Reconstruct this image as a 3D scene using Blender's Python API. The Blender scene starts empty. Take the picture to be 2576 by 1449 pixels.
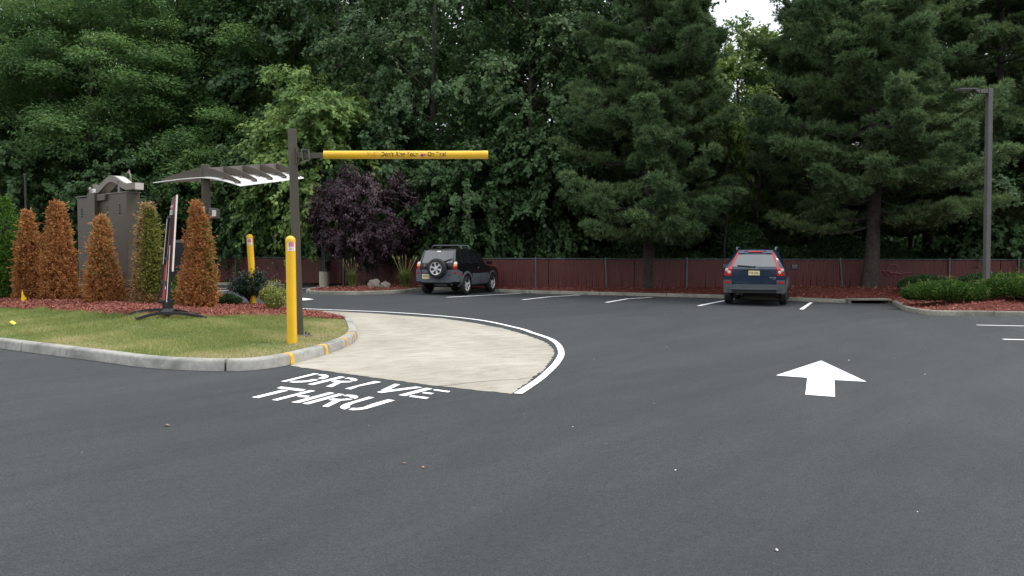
import bpy, bmesh, math, random
import numpy as np
from mathutils import Vector, Matrix
from math import sin, cos, pi, radians, atan, sqrt

random.seed(5)
RNG = np.random.default_rng(11)
S = bpy.context.scene
COL = S.collection

# ------------------------------------------------------------------ measuring
CAMZ, FPX, CU, CV = 1.55, 1932.0, 1288.0, 724.5      # survey frame of 2576 x 1449
PITCH = atan(83.0 / FPX)

def sst(a, b, x):
    t = np.clip((x - a) / (b - a), 0, 1)
    return t * t * (3 - 2 * t)

def g(x, y):                                         # lot surface: falls gently to the drain on the right
    return sst(14, 27, y) * np.clip(0.04 - 0.0165 * x, -0.2, 0.16)

def ray(u, v):
    a, b = (u - CU) / FPX, -(v - CV) / FPX
    return Vector((a, cos(PITCH) + sin(PITCH) * b, -sin(PITCH) + cos(PITCH) * b))

def G(u, v, dz=0.0, surf=g):                         # where a sight line meets the ground
    d = ray(u, v); z = dz
    for _ in range(14):
        t = (z - CAMZ) / d.z
        z = float(surf(d.x * t, d.y * t)) + dz
    t = (z - CAMZ) / d.z
    return Vector((d.x * t, d.y * t, z))

def AT(u, v, Y):                                     # point of a sight line at distance Y
    d = ray(u, v); t = Y / d.y
    return Vector((d.x * t, Y, CAMZ + d.z * t))

# ------------------------------------------------------------------ materials
def newmat(name):
    m = bpy.data.materials.new(name); m.use_nodes = True
    nt = m.node_tree
    return m, nt, nt.nodes['Principled BSDF']

def plain(name, col, rough=0.5, metal=0.0, spec=0.5, ior=1.5, coat=0.0, noise=0.0, nscale=8.0, bump=0.0):
    m, nt, b = newmat(name)
    b.inputs['Base Color'].default_value = (*col, 1)
    b.inputs['Roughness'].default_value = rough
    b.inputs['Metallic'].default_value = metal
    b.inputs['Specular IOR Level'].default_value = spec
    b.inputs['IOR'].default_value = ior
    b.inputs['Coat Weight'].default_value = coat
    b.inputs['Coat Roughness'].default_value = 0.04
    if noise > 0 or bump > 0:
        tc = nt.nodes.new('ShaderNodeTexCoord')
        n = nt.nodes.new('ShaderNodeTexNoise'); n.inputs['Scale'].default_value = nscale
        n.inputs['Detail'].default_value = 6
        nt.links.new(tc.outputs['Object'], n.inputs['Vector'])
        if noise > 0:
            r = nt.nodes.new('ShaderNodeValToRGB')
            r.color_ramp.elements[0].position = .3; r.color_ramp.elements[1].position = .7
            r.color_ramp.elements[0].color = (*[c * (1 - noise) for c in col], 1)
            r.color_ramp.elements[1].color = (*[min(1, c * (1 + noise)) for c in col], 1)
            nt.links.new(n.outputs['Fac'], r.inputs['Fac'])
            nt.links.new(r.outputs['Color'], b.inputs['Base Color'])
        if bump > 0:
            bp = nt.nodes.new('ShaderNodeBump'); bp.inputs['Strength'].default_value = bump
            bp.inputs['Distance'].default_value = 0.02
            nt.links.new(n.outputs['Fac'], bp.inputs['Height'])
            nt.links.new(bp.outputs['Normal'], b.inputs['Normal'])
    return m

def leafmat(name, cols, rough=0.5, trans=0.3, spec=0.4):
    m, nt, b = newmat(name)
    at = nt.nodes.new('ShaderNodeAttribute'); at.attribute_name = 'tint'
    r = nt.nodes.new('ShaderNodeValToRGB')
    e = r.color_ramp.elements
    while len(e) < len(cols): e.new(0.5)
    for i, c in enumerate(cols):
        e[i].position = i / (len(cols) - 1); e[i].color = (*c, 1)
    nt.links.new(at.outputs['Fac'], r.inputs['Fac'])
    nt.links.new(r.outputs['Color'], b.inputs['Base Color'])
    b.inputs['Roughness'].default_value = rough
    b.inputs['Specular IOR Level'].default_value = spec
    if trans > 0:
        t = nt.nodes.new('ShaderNodeBsdfTranslucent')
        mx = nt.nodes.new('ShaderNodeMixShader'); mx.inputs['Fac'].default_value = trans
        nt.links.new(r.outputs['Color'], t.inputs['Color'])
        nt.links.new(b.outputs[0], mx.inputs[1]); nt.links.new(t.outputs[0], mx.inputs[2])
        nt.links.new(mx.outputs[0], nt.nodes['Material Output'].inputs['Surface'])
    return m

class NT:                                            # small node-graph helper
    def __init__(s, name):
        s.m, s.nt, s.b = newmat(name)
        s.tc = s.nt.nodes.new('ShaderNodeTexCoord')
    def map(s, scale=(1, 1, 1), rot=0.0):
        r = s.nt.nodes.new('ShaderNodeMapping'); r.inputs['Rotation'].default_value = (0, 0, -rot)   # long axis along rot
        n = s.nt.nodes.new('ShaderNodeMapping'); n.inputs['Scale'].default_value = scale
        s.nt.links.new(s.tc.outputs['Object'], r.inputs['Vector']); s.nt.links.new(r.outputs[0], n.inputs['Vector']); return n.outputs[0]
    def noise(s, scale, detail=4, vec=None, rough=.5, dist=0):
        n = s.nt.nodes.new('ShaderNodeTexNoise'); n.inputs['Scale'].default_value = scale
        n.inputs['Detail'].default_value = detail; n.inputs['Roughness'].default_value = rough
        n.inputs['Distortion'].default_value = dist
        s.nt.links.new(vec if vec else s.tc.outputs['Object'], n.inputs['Vector']); return n.outputs['Fac']
    def voro(s, scale, feature='F1', vec=None, out='Distance'):
        n = s.nt.nodes.new('ShaderNodeTexVoronoi'); n.inputs['Scale'].default_value = scale; n.feature = feature
        s.nt.links.new(vec if vec else s.tc.outputs['Object'], n.inputs['Vector']); return n.outputs[out]
    def ramp(s, fac, stops):
        r = s.nt.nodes.new('ShaderNodeValToRGB'); e = r.color_ramp.elements
        while len(e) < len(stops): e.new(.5)
        for i, (p, c) in enumerate(stops):
            e[i].position = p; e[i].color = (*c, 1) if len(c) == 3 else c
        s.nt.links.new(fac, r.inputs['Fac']); return r.outputs['Color']
    def mix(s, a, b, fac, mode='MIX'):
        n = s.nt.nodes.new('ShaderNodeMix'); n.data_type = 'RGBA'; n.blend_type = mode
        for sock, v in ((n.inputs[6], a), (n.inputs[7], b), (n.inputs[0], fac)):
            if isinstance(v, tuple): sock.default_value = (*v, 1)
            elif isinstance(v, (int, float)): sock.default_value = v
            else: s.nt.links.new(v, sock)
        return n.outputs[2]
    def math(s, op, a, b=0.0):
        n = s.nt.nodes.new('ShaderNodeMath'); n.operation = op
        for sock, v in ((n.inputs[0], a), (n.inputs[1], b)):
            if isinstance(v, (int, float)): sock.default_value = v
            else: s.nt.links.new(v, sock)
        return n.outputs[0]
    def bump(s, h, strength=.5, dist=.02):
        n = s.nt.nodes.new('ShaderNodeBump'); n.inputs['Strength'].default_value = strength
        n.inputs['Distance'].default_value = dist
        s.nt.links.new(h, n.inputs['Height']); s.nt.links.new(n.outputs[0], s.b.inputs['Normal'])
    def col(s, c): s.nt.links.new(c, s.b.inputs['Base Color'])
    def rough(s, v):
        if isinstance(v, (int, float)): s.b.inputs['Roughness'].default_value = v
        else: s.nt.links.new(v, s.b.inputs['Roughness'])

M = {}
def mk_materials():
    # asphalt: fresh, dark, mottled, fine stones and faint drag marks
    a = NT('asphalt')
    big = a.noise(.30, 5, a.map((.45, 1, 1), .9), .6, .8)
    mid = a.noise(1.1, 7, a.map((.32, 1, 1), 1.0), .68, 1.4)
    mid2 = a.noise(5.5, 5, a.map((.5, 1, 1), .7), .7, .6)
    drag = a.noise(1.0, 5, a.map((.16, 1.5, 1), .82), .6, .5)
    fine = a.noise(75, 4, None, .75)
    agg = a.noise(20, 4, None, .8)
    st = a.voro(150, 'F1', None, 'Color')
    c = a.ramp(big, [(.30, (.0255, .0300, .0322)), (.70, (.0370, .0425, .0455))])
    c = a.mix(c, a.ramp(mid, [(.32, (.40, .40, .40)), (.70, (.58, .58, .58))]), .75, 'OVERLAY')
    c = a.mix(c, a.ramp(drag, [(.36, (.42, .42, .42)), (.66, (.56, .56, .56))]), .7, 'OVERLAY')
    c = a.mix(c, a.ramp(mid2, [(.32, (.44, .44, .44)), (.68, (.55, .55, .55))]), .7, 'OVERLAY')
    c = a.mix(c, a.ramp(agg, [(.36, (.32, .32, .32)), (.56, (.54, .54, .54))]), .7, 'OVERLAY')
    c = a.mix(c, a.ramp(fine, [(.32, (.08, .08, .08)), (.60, (.66, .66, .66))]), .85, 'OVERLAY')
    pitn = a.noise(30, 4, None, .65); pmask = a.noise(.55, 4, None, .6, .6)
    pit = a.math('MULTIPLY', a.ramp(pitn, [(.56, (0, 0, 0)), (.66, (1, 1, 1))]), a.ramp(pmask, [(.38, (.18, .18, .18)), (.62, (1, 1, 1))]))
    c = a.mix(c, (.010, .012, .013), a.math('MULTIPLY', pit, .5))
    pale = a.noise(34, 4, a.map((1, 1, 1), 1.3), .6)
    c = a.mix(c, (.085, .09, .09), a.math('MULTIPLY', a.ramp(pale, [(.62, (0, 0, 0)), (.72, (1, 1, 1))]), .3))
    sp = a.ramp(st, [(.0, (0, 0, 0)), (.955, (0, 0, 0)), (.985, (1, 1, 1))])
    c = a.mix(c, (.2, .2, .19), a.math('MULTIPLY', sp, .4))
    a.col(c); a.rough(.8); a.b.inputs['Specular IOR Level'].default_value = .42
    a.bump(a.math('ADD', a.math('MULTIPLY', fine, .6), a.math('MULTIPLY', a.voro(110), .5)), .5, .012)
    M['asphalt'] = a.m
    # concrete pad: pale, worn, streaked, pitted
    a = NT('pad_concrete')
    big = a.noise(.7, 6, a.map((1, .6, 1), .5), .6, .6)
    stk = a.noise(2.2, 6, a.map((.6, 1.5, 1), .5), .7, 1.8)
    pit = a.noise(26, 4, a.map((.5, 1.3, 1), .1), .75)
    c = a.ramp(big, [(.3, (.262, .244, .200)), (.7, (.362, .343, .292))])
    c = a.mix(c, a.ramp(stk, [(.25, (.31, .29, .26)), (.6, (.56, .56, .56))]), .8, 'OVERLAY')
    c = a.mix(c, (.19, .175, .14), a.math('MULTIPLY', a.ramp(pit, [(.63, (0, 0, 0)), (.72, (1, 1, 1))]), .7))
    crk = a.noise(.9, 5, None, .7, .5)
    band = a.ramp(a.math('ABSOLUTE', a.math('SUBTRACT', crk, .5)), [(0, (1, 1, 1)), (.004, (0, 0, 0))])
    c = a.mix(c, (.22, .2, .17), a.math('MULTIPLY', band, .6))
    a.col(c); a.rough(.85); a.bump(pit, .35, .01); M['pad'] = a.m
    # kerb concrete: grey with darker damp staining
    def kerbmat(name, c0, c1, dark, amt):
        a = NT(name)
        n1 = a.noise(1.1, 6, None, .65, .8); n2 = a.noise(14, 5, None, .7); n3 = a.noise(3, 5, a.map((1, 1, 2.5)), .7, 1.)
        c = a.ramp(n2, [(.3, c0), (.7, c1)])
        c = a.mix(c, dark, a.math('MULTIPLY', a.ramp(n1, [(.46, (0, 0, 0)), (.62, (1, 1, 1))]), amt))
        c = a.mix(c, tuple(x * .5 for x in dark), a.math('MULTIPLY', a.ramp(n3, [(.58, (0, 0, 0)), (.72, (1, 1, 1))]), .45))
        a.col(c); a.rough(.88); a.bump(n2, .4, .01); return a.m
    M['kerb'] = kerbmat('kerb_concrete', (.25, .245, .222), (.35, .342, .312), (.14, .14, .127), .85)
    M['oldkerb'] = kerbmat('old_kerb_concrete', (.13, .126, .10), (.26, .245, .20), (.1, .1, .08), .9)
    # mulch
    def mulch(name, k):
        a = NT(name)
        v = a.voro(30, 'F1', a.map((1, 2.6, 1), .7), 'Color'); n = a.noise(3.0, 5, None, .6)
        w = a.voro(34, 'F1', a.map((2.4, 1, 1), .3), 'Distance')
        c = a.ramp(v, [(0, (.07 * k, .018 * k, .014 * k)), (.5, (.17 * k, .045 * k, .034 * k)), (1, (.30 * k, .095 * k, .07 * k))])
        c = a.mix(c, a.ramp(n, [(.3, (.36, .36, .36)), (.7, (.6, .6, .6))]), .7, 'OVERLAY')
        a.col(c); a.rough(.9); a.b.inputs['Specular IOR Level'].default_value = .15
        a.bump(w, .9, .03); return a.m
    M['mulch'] = mulch('red_mulch', 1.1)
    M['mulch2'] = mulch('bed_mulch', 0.72)
    a = NT('lawn_soil')
    n = a.noise(1.2, 5, None, .6); f = a.noise(40, 4, None, .7)
    c = a.ramp(n, [(.3, (.10, .13, .04)), (.55, (.17, .18, .075)), (.72, (.30, .25, .14))])
    c = a.mix(c, a.ramp(f, [(.3, (.25, .25, .25)), (.7, (.65, .65, .65))]), .7, 'OVERLAY')
    a.col(c); a.rough(.95); M['soil'] = a.m
    a = NT('forest_soil'); n = a.noise(2, 6); a.col(a.ramp(n, [(.3, (.018, .014, .009)), (.7, (.05, .04, .022))])); a.rough(.95); M['forest'] = a.m
    a = NT('far_ground'); n = a.noise(.3, 6); a.col(a.ramp(n, [(.3, (.05, .07, .03)), (.7, (.1, .11, .05))])); a.rough(.95); M['ground'] = a.m
    # paint
    a = NT('white_road_paint'); n = a.noise(60, 4, None, .7); n2 = a.noise(2.5, 5, None, .7)
    c = a.ramp(n, [(.25, (.62, .62, .62)), (.5, (.82, .82, .83))])
    c = a.mix(c, (.5, .5, .49), a.math('MULTIPLY', a.ramp(n2, [(.56, (0, 0, 0)), (.75, (1, 1, 1))]), .35))
    a.col(c); a.rough(.6); a.bump(n, .3, .006); M['paint'] = a.m
    M['cracktar'] = plain('dark_crack', (.11, .10, .085), .9)
    M['ypaint'] = plain('yellow_kerb_paint', (.62, .34, .04), .7, noise=.25, nscale=22)
    M['bronze'] = plain('bronze_metal_paint', (.060, .049, .034), .5, noise=.1, nscale=5, bump=.05)
    M['bronze2'] = plain('taupe_metal_paint', (.155, .130, .112), .45, noise=.08, nscale=5)
    M['yellow'] = plain('yellow_plastic', (.74, .43, .013), .38, noise=.06, nscale=4)
    M['white'] = plain('white_plastic', (.78, .78, .76), .4)
    M['arch'] = plain('pale_arch_paint', (.46, .43, .40), .45)
    M['sticker'] = plain('white_sticker', (.8, .79, .77), .5)
    M['purple'] = plain('faded_purple_print', (.32, .2, .29), .5)
    M['pink'] = plain('faded_pink_print', (.62, .16, .27), .5)
    M['bellpurple'] = plain('purple_print', (.16, .035, .24), .5)
    M['bellpink'] = plain('magenta_print', (.55, .06, .22), .5)
    M['ink'] = plain('dark_print', (.035, .015, .012), .5)
    M['fadedink'] = plain('faded_print', (.50, .27, .02), .5)
    M['black'] = plain('black_plastic', (.014, .014, .015), .45)
    M['darkbox'] = plain('dark_painted_cabinet', (.012, .013, .018), .5, noise=.2, nscale=3)
    M['rubber'] = plain('tyre_rubber', (.014, .014, .014), .75, noise=.2, nscale=12)
    M['steel'] = plain('galvanised_steel', (.10, .12, .12), .55, .3, noise=.2, nscale=9)
    M['alloy'] = plain('alloy_rim', (.62, .62, .62), .35, .3)
    M['lamp'] = plain('dark_bronze_pole', (.095, .09, .088), .5, noise=.12, nscale=3)
    M['lens'] = plain('lamp_lens', (.55, .55, .52), .3)
    M['cyl'] = plain('cast_concrete', (.40, .35, .27), .85, noise=.15, nscale=10, bump=.2)
    M['red'] = plain('red_poster_print', (.42, .03, .03), .4, noise=.45, nscale=26)
    M['poster'] = plain('dark_poster_print', (.05, .042, .042), .4, noise=.2, nscale=8)
    M['orangeprint'] = plain('orange_poster_print', (.55, .13, .06), .4, noise=.4, nscale=18)
    M['pole_dark'] = plain('dark_green_pole', (.018, .024, .023), .5)
    M['bark'] = plain('bark', (.038, .030, .024), .9, noise=.5, nscale=7, bump=.8)
    M['twig'] = plain('twig_bark', (.05, .04, .03), .9, noise=.3, nscale=9)
    M['boulder'] = plain('boulder_stone', (.20, .175, .145), .9, noise=.35, nscale=5, bump=.8)
    M['hole'] = plain('dark_opening', (.004, .004, .004), .9)
    M['flag'] = plain('yellow_flag_vinyl', (.85, .55, .01), .5)
    M['graf'] = plain('pink_spray_paint', (.22, .06, .075), .7, noise=.3, nscale=6)
    # fence slats
    a = NT('red_vinyl_slats'); n = a.noise(3, 4, None, .6); at = a.nt.nodes.new('ShaderNodeAttribute'); at.attribute_name = 'tint'
    c = a.ramp(at.outputs['Fac'], [(0, (.066, .0105, .0095)), (1, (.094, .0155, .0135))])
    c = a.mix(c, a.ramp(n, [(.3, (.4, .4, .4)), (.7, (.58, .58, .58))]), .6, 'OVERLAY')
    a.col(c); a.rough(.55); M['slat'] = a.m
    # foliage
    M['broad'] = leafmat('broadleaf_foliage', [(.060, .116, .034), (.120, .208, .056), (.215, .32, .09), (.32, .40, .12)], .55, .38, .3)
    M['broaddark'] = leafmat('dark_broadleaf_foliage', [(.036, .074, .030), (.066, .124, .046), (.105, .172, .058)], .5, .32, .25)
    M['locust'] = leafmat('feathery_foliage', [(.060, .122, .042), (.106, .195, .060), (.18, .282, .078)], .6, .38, .2)
    M['pine'] = leafmat('pine_needles', [(.070, .124, .056), (.142, .215, .092), (.245, .33, .135)], .55, .28, .2)
    M['plum'] = leafmat('purple_plum_foliage', [(.026, .014, .020), (.056, .030, .041), (.10, .058, .075)], .5, .2, .3)
    M['dead'] = leafmat('dead_brown_foliage', [(.27, .112, .042), (.48, .235, .092), (.60, .37, .165)], .8, .3, .1)
    M['straw'] = leafmat('straw_brown_foliage', [(.26, .155, .065), (.42, .29, .14), (.54, .42, .23)], .8, .28, .1)
    M['olive'] = leafmat('olive_green_foliage', [(.12, .14, .03), (.23, .25, .06), (.34, .36, .12)], .65, .28, .2)
    M['arbgreen'] = leafmat('green_cedar_foliage', [(.035, .10, .016), (.085, .185, .028), (.19, .30, .05)], .6, .28, .2)
    M['hinoki'] = leafmat('bright_cypress_foliage', [(.05, .12, .012), (.12, .22, .02), (.25, .36, .04)], .6, .25, .25)
    M['holly'] = leafmat('holly_foliage', [(.018, .042, .028), (.040, .078, .055), (.09, .14, .10)], .3, .12, .6)
    M['vari'] = leafmat('variegated_foliage', [(.07, .12, .02), (.24, .28, .06), (.52, .5, .2)], .5, .25, .3)
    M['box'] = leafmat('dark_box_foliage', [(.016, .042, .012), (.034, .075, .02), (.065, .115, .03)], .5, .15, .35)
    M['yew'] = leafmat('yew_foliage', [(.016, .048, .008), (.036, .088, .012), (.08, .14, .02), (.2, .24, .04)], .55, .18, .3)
    M['grass'] = leafmat('lawn_blades', [(.15, .205, .05), (.26, .30, .10), (.42, .39, .18), (.60, .49, .31)], .65, .32, .2)
    M['tuft'] = leafmat('ornamental_grass_blades', [(.05, .10, .02), (.13, .19, .04), (.3, .3, .12)], .5, .25, .3)
    M['chip'] = leafmat('mulch_chips', [(.11, .034, .025), (.235, .082, .060), (.36, .155, .122), (.5, .30, .25)], .85, 0, .12)
    # cars
    M['blackcar'] = plain('black_car_paint', (.005, .005, .006), .3, coat=.35, spec=.25)
    M['bluecar'] = plain('navy_car_paint', (.005, .016, .040), .3, coat=.4, spec=.25)
    M['clad'] = plain('grey_blue_cladding', (.085, .10, .118), .45, noise=.12, nscale=4)
    M['volclad'] = plain('grey_bumper_plastic', (.058, .066, .071), .55, noise=.1, nscale=4)
    M['glass'] = plain('dark_tinted_glass', (.012, .014, .016), .04, spec=.5, ior=1.6)
    M['rearglass'] = plain('sky_reflecting_glass', (.026, .031, .036), .06, spec=.8, ior=1.68)
    M['redlamp'] = plain('red_lamp_lens', (.40, .006, .010), .25, coat=.3, spec=.3)
    M['orangelamp'] = plain('amber_lamp_lens', (.72, .20, .03), .16, coat=1.0)
    M['clearlamp'] = plain('clear_lamp_lens', (.62, .58, .52), .2, coat=1.0)
    M['chrome'] = plain('chrome', (.75, .75, .76), .15, 1.0)
    M['plate'] = plain('cream_number_plate', (.66, .56, .30), .5)
    M['under'] = plain('dark_underbody', (.008, .008, .009), .8)
    M['skin'] = plain('skin', (.45, .25, .17), .55)
    M['trousers'] = plain('black_cloth', (.010, .011, .013), .85)
    M['shirt'] = plain('dark_cloth', (.03, .03, .04), .85)
    M['hair'] = plain('dark_hair', (.02, .014, .01), .6)
    M['leafdead'] = plain('dead_leaf', (.24, .18, .11), .8, noise=.4, nscale=40)
    M['rust'] = plain('rusty_leaf', (.38, .17, .09), .8, noise=.4, nscale=40)
    M['bit'] = plain('pale_scrap', (.62, .6, .55), .7)
    M['brick'] = plain('brick', (.3, .13, .09), .85, noise=.2, nscale=8)
mk_materials()

# ------------------------------------------------------------------ mesh kit
class MB:
    def __init__(s): s.v = []; s.f = []
    def add(s, vs, fs):
        o = len(s.v); s.v += [tuple(p) for p in vs]; s.f += [[i + o for i in f] for f in fs]
    def box(s, c, size, M3=None):
        hx, hy, hz = [q / 2 for q in size]
        vs = [Vector((x, y, z)) for x in (-hx, hx) for y in (-hy, hy) for z in (-hz, hz)]
        if M3 is not None: vs = [M3 @ p for p in vs]
        c = Vector(c)
        s.add([p + c for p in vs], [(0, 1, 3, 2), (4, 6, 7, 5), (0, 4, 5, 1), (2, 3, 7, 6), (0, 2, 6, 4), (1, 5, 7, 3)])
    def beam(s, a, b, w, h, up=(0, 0, 1)):
        a, b = Vector(a), Vector(b); d = (b - a).normalized(); up = Vector(up)
        if abs(d.dot(up)) > .98: up = Vector((0, 1, 0))
        r = d.cross(up).normalized(); q = r.cross(d).normalized()
        s.box((a + b) / 2, (w, (b - a).length, h), Matrix((r, d, q)).transposed())
    def tube(s, path, r, n=8, cap=True):
        path = [Vector(p) for p in path]; k = len(path)
        rs = list(r) if hasattr(r, '__len__') else [r] * k
        vs = []; ref = None
        for i in range(k):
            d = (path[min(i + 1, k - 1)] - path[max(i - 1, 0)]).normalized()
            if ref is None:
                ref = d.orthogonal().normalized()
            ref = (ref - d * ref.dot(d)).normalized(); b = d.cross(ref)
            for j in range(n):
                a = 2 * pi * j / n
                vs.append(path[i] + (ref * cos(a) + b * sin(a)) * rs[i])
        fs = [(i * n + j, i * n + (j + 1) % n, (i + 1) * n + (j + 1) % n, (i + 1) * n + j) for i in range(k - 1) for j in range(n)]
        if cap: fs += [tuple(range(n))[::-1], tuple((k - 1) * n + j for j in range(n))]
        s.add(vs, fs)
    def lathe(s, c, prof, n=16, axis='Z', M3=None, cap=True):
        vs = []
        for r, z in prof:
            for j in range(n):
                a = 2 * pi * j / n
                vs.append(Vector((r * cos(a), r * sin(a), z)))
        k = len(prof)
        if axis == 'X': vs = [Vector((p.z, p.x, p.y)) for p in vs]
        if axis == 'Y': vs = [Vector((p.y, p.z, p.x)) for p in vs]
        if M3 is not None: vs = [M3 @ p for p in vs]
        c = Vector(c)
        fs = [(i * n + j, i * n + (j + 1) % n, (i + 1) * n + (j + 1) % n, (i + 1) * n + j) for i in range(k - 1) for j in range(n)]
        if cap: fs += [tuple(range(n))[::-1], tuple((k - 1) * n + j for j in range(n))]
        s.add([p + c for p in vs], fs)
    def prism(s, pts, off):                           # closed 3-D outline thickened by a vector
        n = len(pts); off = Vector(off); pts = [Vector(p) for p in pts]
        s.add(pts + [p + off for p in pts], [tuple(range(n))[::-1], tuple(range(n, 2 * n))] +
              [(i, (i + 1) % n, n + (i + 1) % n, n + i) for i in range(n)])
    def mesh(s, name, org=(0, 0, 0), smooth=None, bevel=0.0):
        me = bpy.data.meshes.new(name); ox, oy, oz = org
        me.from_pydata([(x - ox, y - oy, z - oz) for x, y, z in s.v], [], s.f)
        bm = bmesh.new(); bm.from_mesh(me)
        bmesh.ops.recalc_face_normals(bm, faces=bm.faces)
        if bevel > 0:
            ed = [e for e in bm.edges if len(e.link_faces) == 2 and e.calc_face_angle(0) > .6]
            bmesh.ops.bevel(bm, geom=ed, offset=bevel, segments=2, profile=.6, affect='EDGES', clamp_overlap=True)
        bm.to_mesh(me); bm.free()
        if smooth:
            me.shade_smooth(); me.set_sharp_from_angle(angle=radians(smooth))
        return me

def link(name, me, mat=None, parent=None, loc=(0, 0, 0)):
    o = bpy.data.objects.new(name, me); COL.objects.link(o)
    if mat is not None:
        me.materials.clear(); me.materials.append(mat)
    o.location = loc
    if parent is not None: o.parent = parent
    return o

def tag(o, label=None, cat=None, group=None, kind=None):
    if label: o['label'] = label
    if cat: o['category'] = cat
    if group: o['group'] = group
    if kind: o['kind'] = kind
    return o

def thing(name, label, cat, loc=(0, 0, 0), rz=0.0, group=None, scale=1.0):
    o = bpy.data.objects.new(name, None); COL.objects.link(o)
    o.location = loc; o.rotation_euler = (0, 0, rz); o.scale = scale if hasattr(scale, '__len__') else (scale,) * 3
    o.empty_display_size = .2
    return tag(o, label, cat, group)

def part(t, name, mb, mat, world=False, smooth=None, bevel=0.0, label=None, up=None):
    """mb in the thing's own axes, or in world axes (unrotated things only)"""
    root = up if up is not None else t
    me = mb.mesh(name, t.location if world else (0, 0, 0), smooth, bevel)
    o = link(name, me, mat, root)
    if label: o['label'] = label
    return o

def dup(root, loc, rz=0.0, scale=None, label=None, group=None):
    r = root.copy(); COL.objects.link(r); r.location = loc; r.rotation_euler = (0, 0, rz)
    if scale: r.scale = scale if hasattr(scale, '__len__') else (scale,) * 3
    if label: r['label'] = label
    if group: r['group'] = group
    for ch in [c for c in bpy.data.objects if c.parent == root]:
        c = ch.copy(); COL.objects.link(c); c.parent = r
        for gch in [q for q in bpy.data.objects if q.parent == ch]:
            d = gch.copy(); COL.objects.link(d); d.parent = c
    return r

def struct(name, me, mat, label=None, kind='structure'):
    o = link(name, me, mat); o['kind'] = kind
    if label: o['label'] = label
    return o

def text_mb(s, size=1.0, bold=0.0, align='CENTER', depth=0.0):
    cu = bpy.data.curves.new('t', 'FONT'); cu.body = s; cu.size = size; cu.offset = bold
    cu.align_x = align; cu.align_y = 'CENTER'; cu.extrude = depth; cu.resolution_u = 3
    o = bpy.data.objects.new('t', cu); COL.objects.link(o)
    bpy.context.view_layer.update()
    me = bpy.data.meshes.new_from_object(o.evaluated_get(bpy.context.evaluated_depsgraph_get()))
    vs = [v.co.copy() for v in me.vertices]; fs = [tuple(p.vertices) for p in me.polygons]
    bpy.data.objects.remove(o); bpy.data.curves.remove(cu); bpy.data.meshes.remove(me)
    return vs, fs

def smooth_path(pts, step=.15, closed=False):
    pts = [Vector(p) for p in pts]; n = len(pts); out = []
    rngi = range(n if closed else n - 1)
    for i in rngi:
        p0 = pts[(i - 1) % n] if (closed or i > 0) else pts[0] * 2 - pts[1]
        p1, p2 = pts[i], pts[(i + 1) % n]
        p3 = pts[(i + 2) % n] if (closed or i + 2 < n) else p2 * 2 - p1
        k = max(1, int((p2 - p1).length / step))
        for j in range(k):
            t = j / k
            out.append(.5 * ((2 * p1) + (p2 - p0) * t + (2 * p0 - 5 * p1 + 4 * p2 - p3) * t * t + (3 * p1 - p0 - 3 * p2 + p3) * t ** 3))
    if not closed: out.append(pts[-1])
    return out

def sheet(name, poly, off=.004, surf=g, cell=.6, jag=0.0):
    """a thin ground-hugging sheet: polygon cut on a grid and laid on the surface"""
    bm = bmesh.new()
    vs = [bm.verts.new((p[0], p[1], 0)) for p in poly]
    f = bm.faces.new(vs); f.normal_update()
    bmesh.ops.triangulate(bm, faces=[f], ngon_method='EAR_CLIP')
    xs = [p[0] for p in poly]; ys = [p[1] for p in poly]
    for ax, lo, hi in ((0, min(xs), max(xs)), (1, min(ys), max(ys))):
        k = math.ceil(lo / cell)
        while k * cell < hi:
            co = [0, 0, 0]; co[ax] = k * cell; no = [0, 0, 0]; no[ax] = 1
            bmesh.ops.bisect_plane(bm, geom=bm.verts[:] + bm.edges[:] + bm.faces[:], plane_co=co, plane_no=no, dist=1e-5)
            k += 1
    bmesh.ops.remove_doubles(bm, verts=bm.verts, dist=1e-4)
    co = np.array([v.co[:2] for v in bm.verts])
    z = surf(co[:, 0], co[:, 1])
    for v, q in zip(bm.verts, z): v.co.z = float(q) + off
    bmesh.ops.recalc_face_normals(bm, faces=bm.faces)
    for fa in bm.faces:
        if fa.normal.z < 0: fa.normal_flip()
    me = bpy.data.meshes.new(name); bm.to_mesh(me); bm.free()
    return me

def seg_dist(P, path):
    """distance of points (N,2) to a polyline"""
    P = np.atleast_2d(P); A = np.array([[p[0], p[1]] for p in path]); a, b = A[:-1], A[1:]
    d = b - a; L = (d ** 2).sum(1) + 1e-12
    best = np.full(len(P), 1e9)
    for i in range(len(a)):
        t = np.clip(((P - a[i]) @ d[i]) / L[i], 0, 1)
        q = a[i] + t[:, None] * d[i]
        best = np.minimum(best, ((P - q) ** 2).sum(1))
    return np.sqrt(best)

def inside(P, poly):
    P = np.atleast_2d(P); r = np.zeros(len(P), bool); n = len(poly)
    for i in range(n):
        x1, y1 = poly[i][0], poly[i][1]; x2, y2 = poly[(i + 1) % n][0], poly[(i + 1) % n][1]
        c = ((y1 > P[:, 1]) != (y2 > P[:, 1]))
        with np.errstate(divide='ignore', invalid='ignore'):
            xi = (x2 - x1) * (P[:, 1] - y1) / (y2 - y1 + 1e-15) + x1
        r ^= c & (P[:, 0] < xi)
    return r

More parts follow.
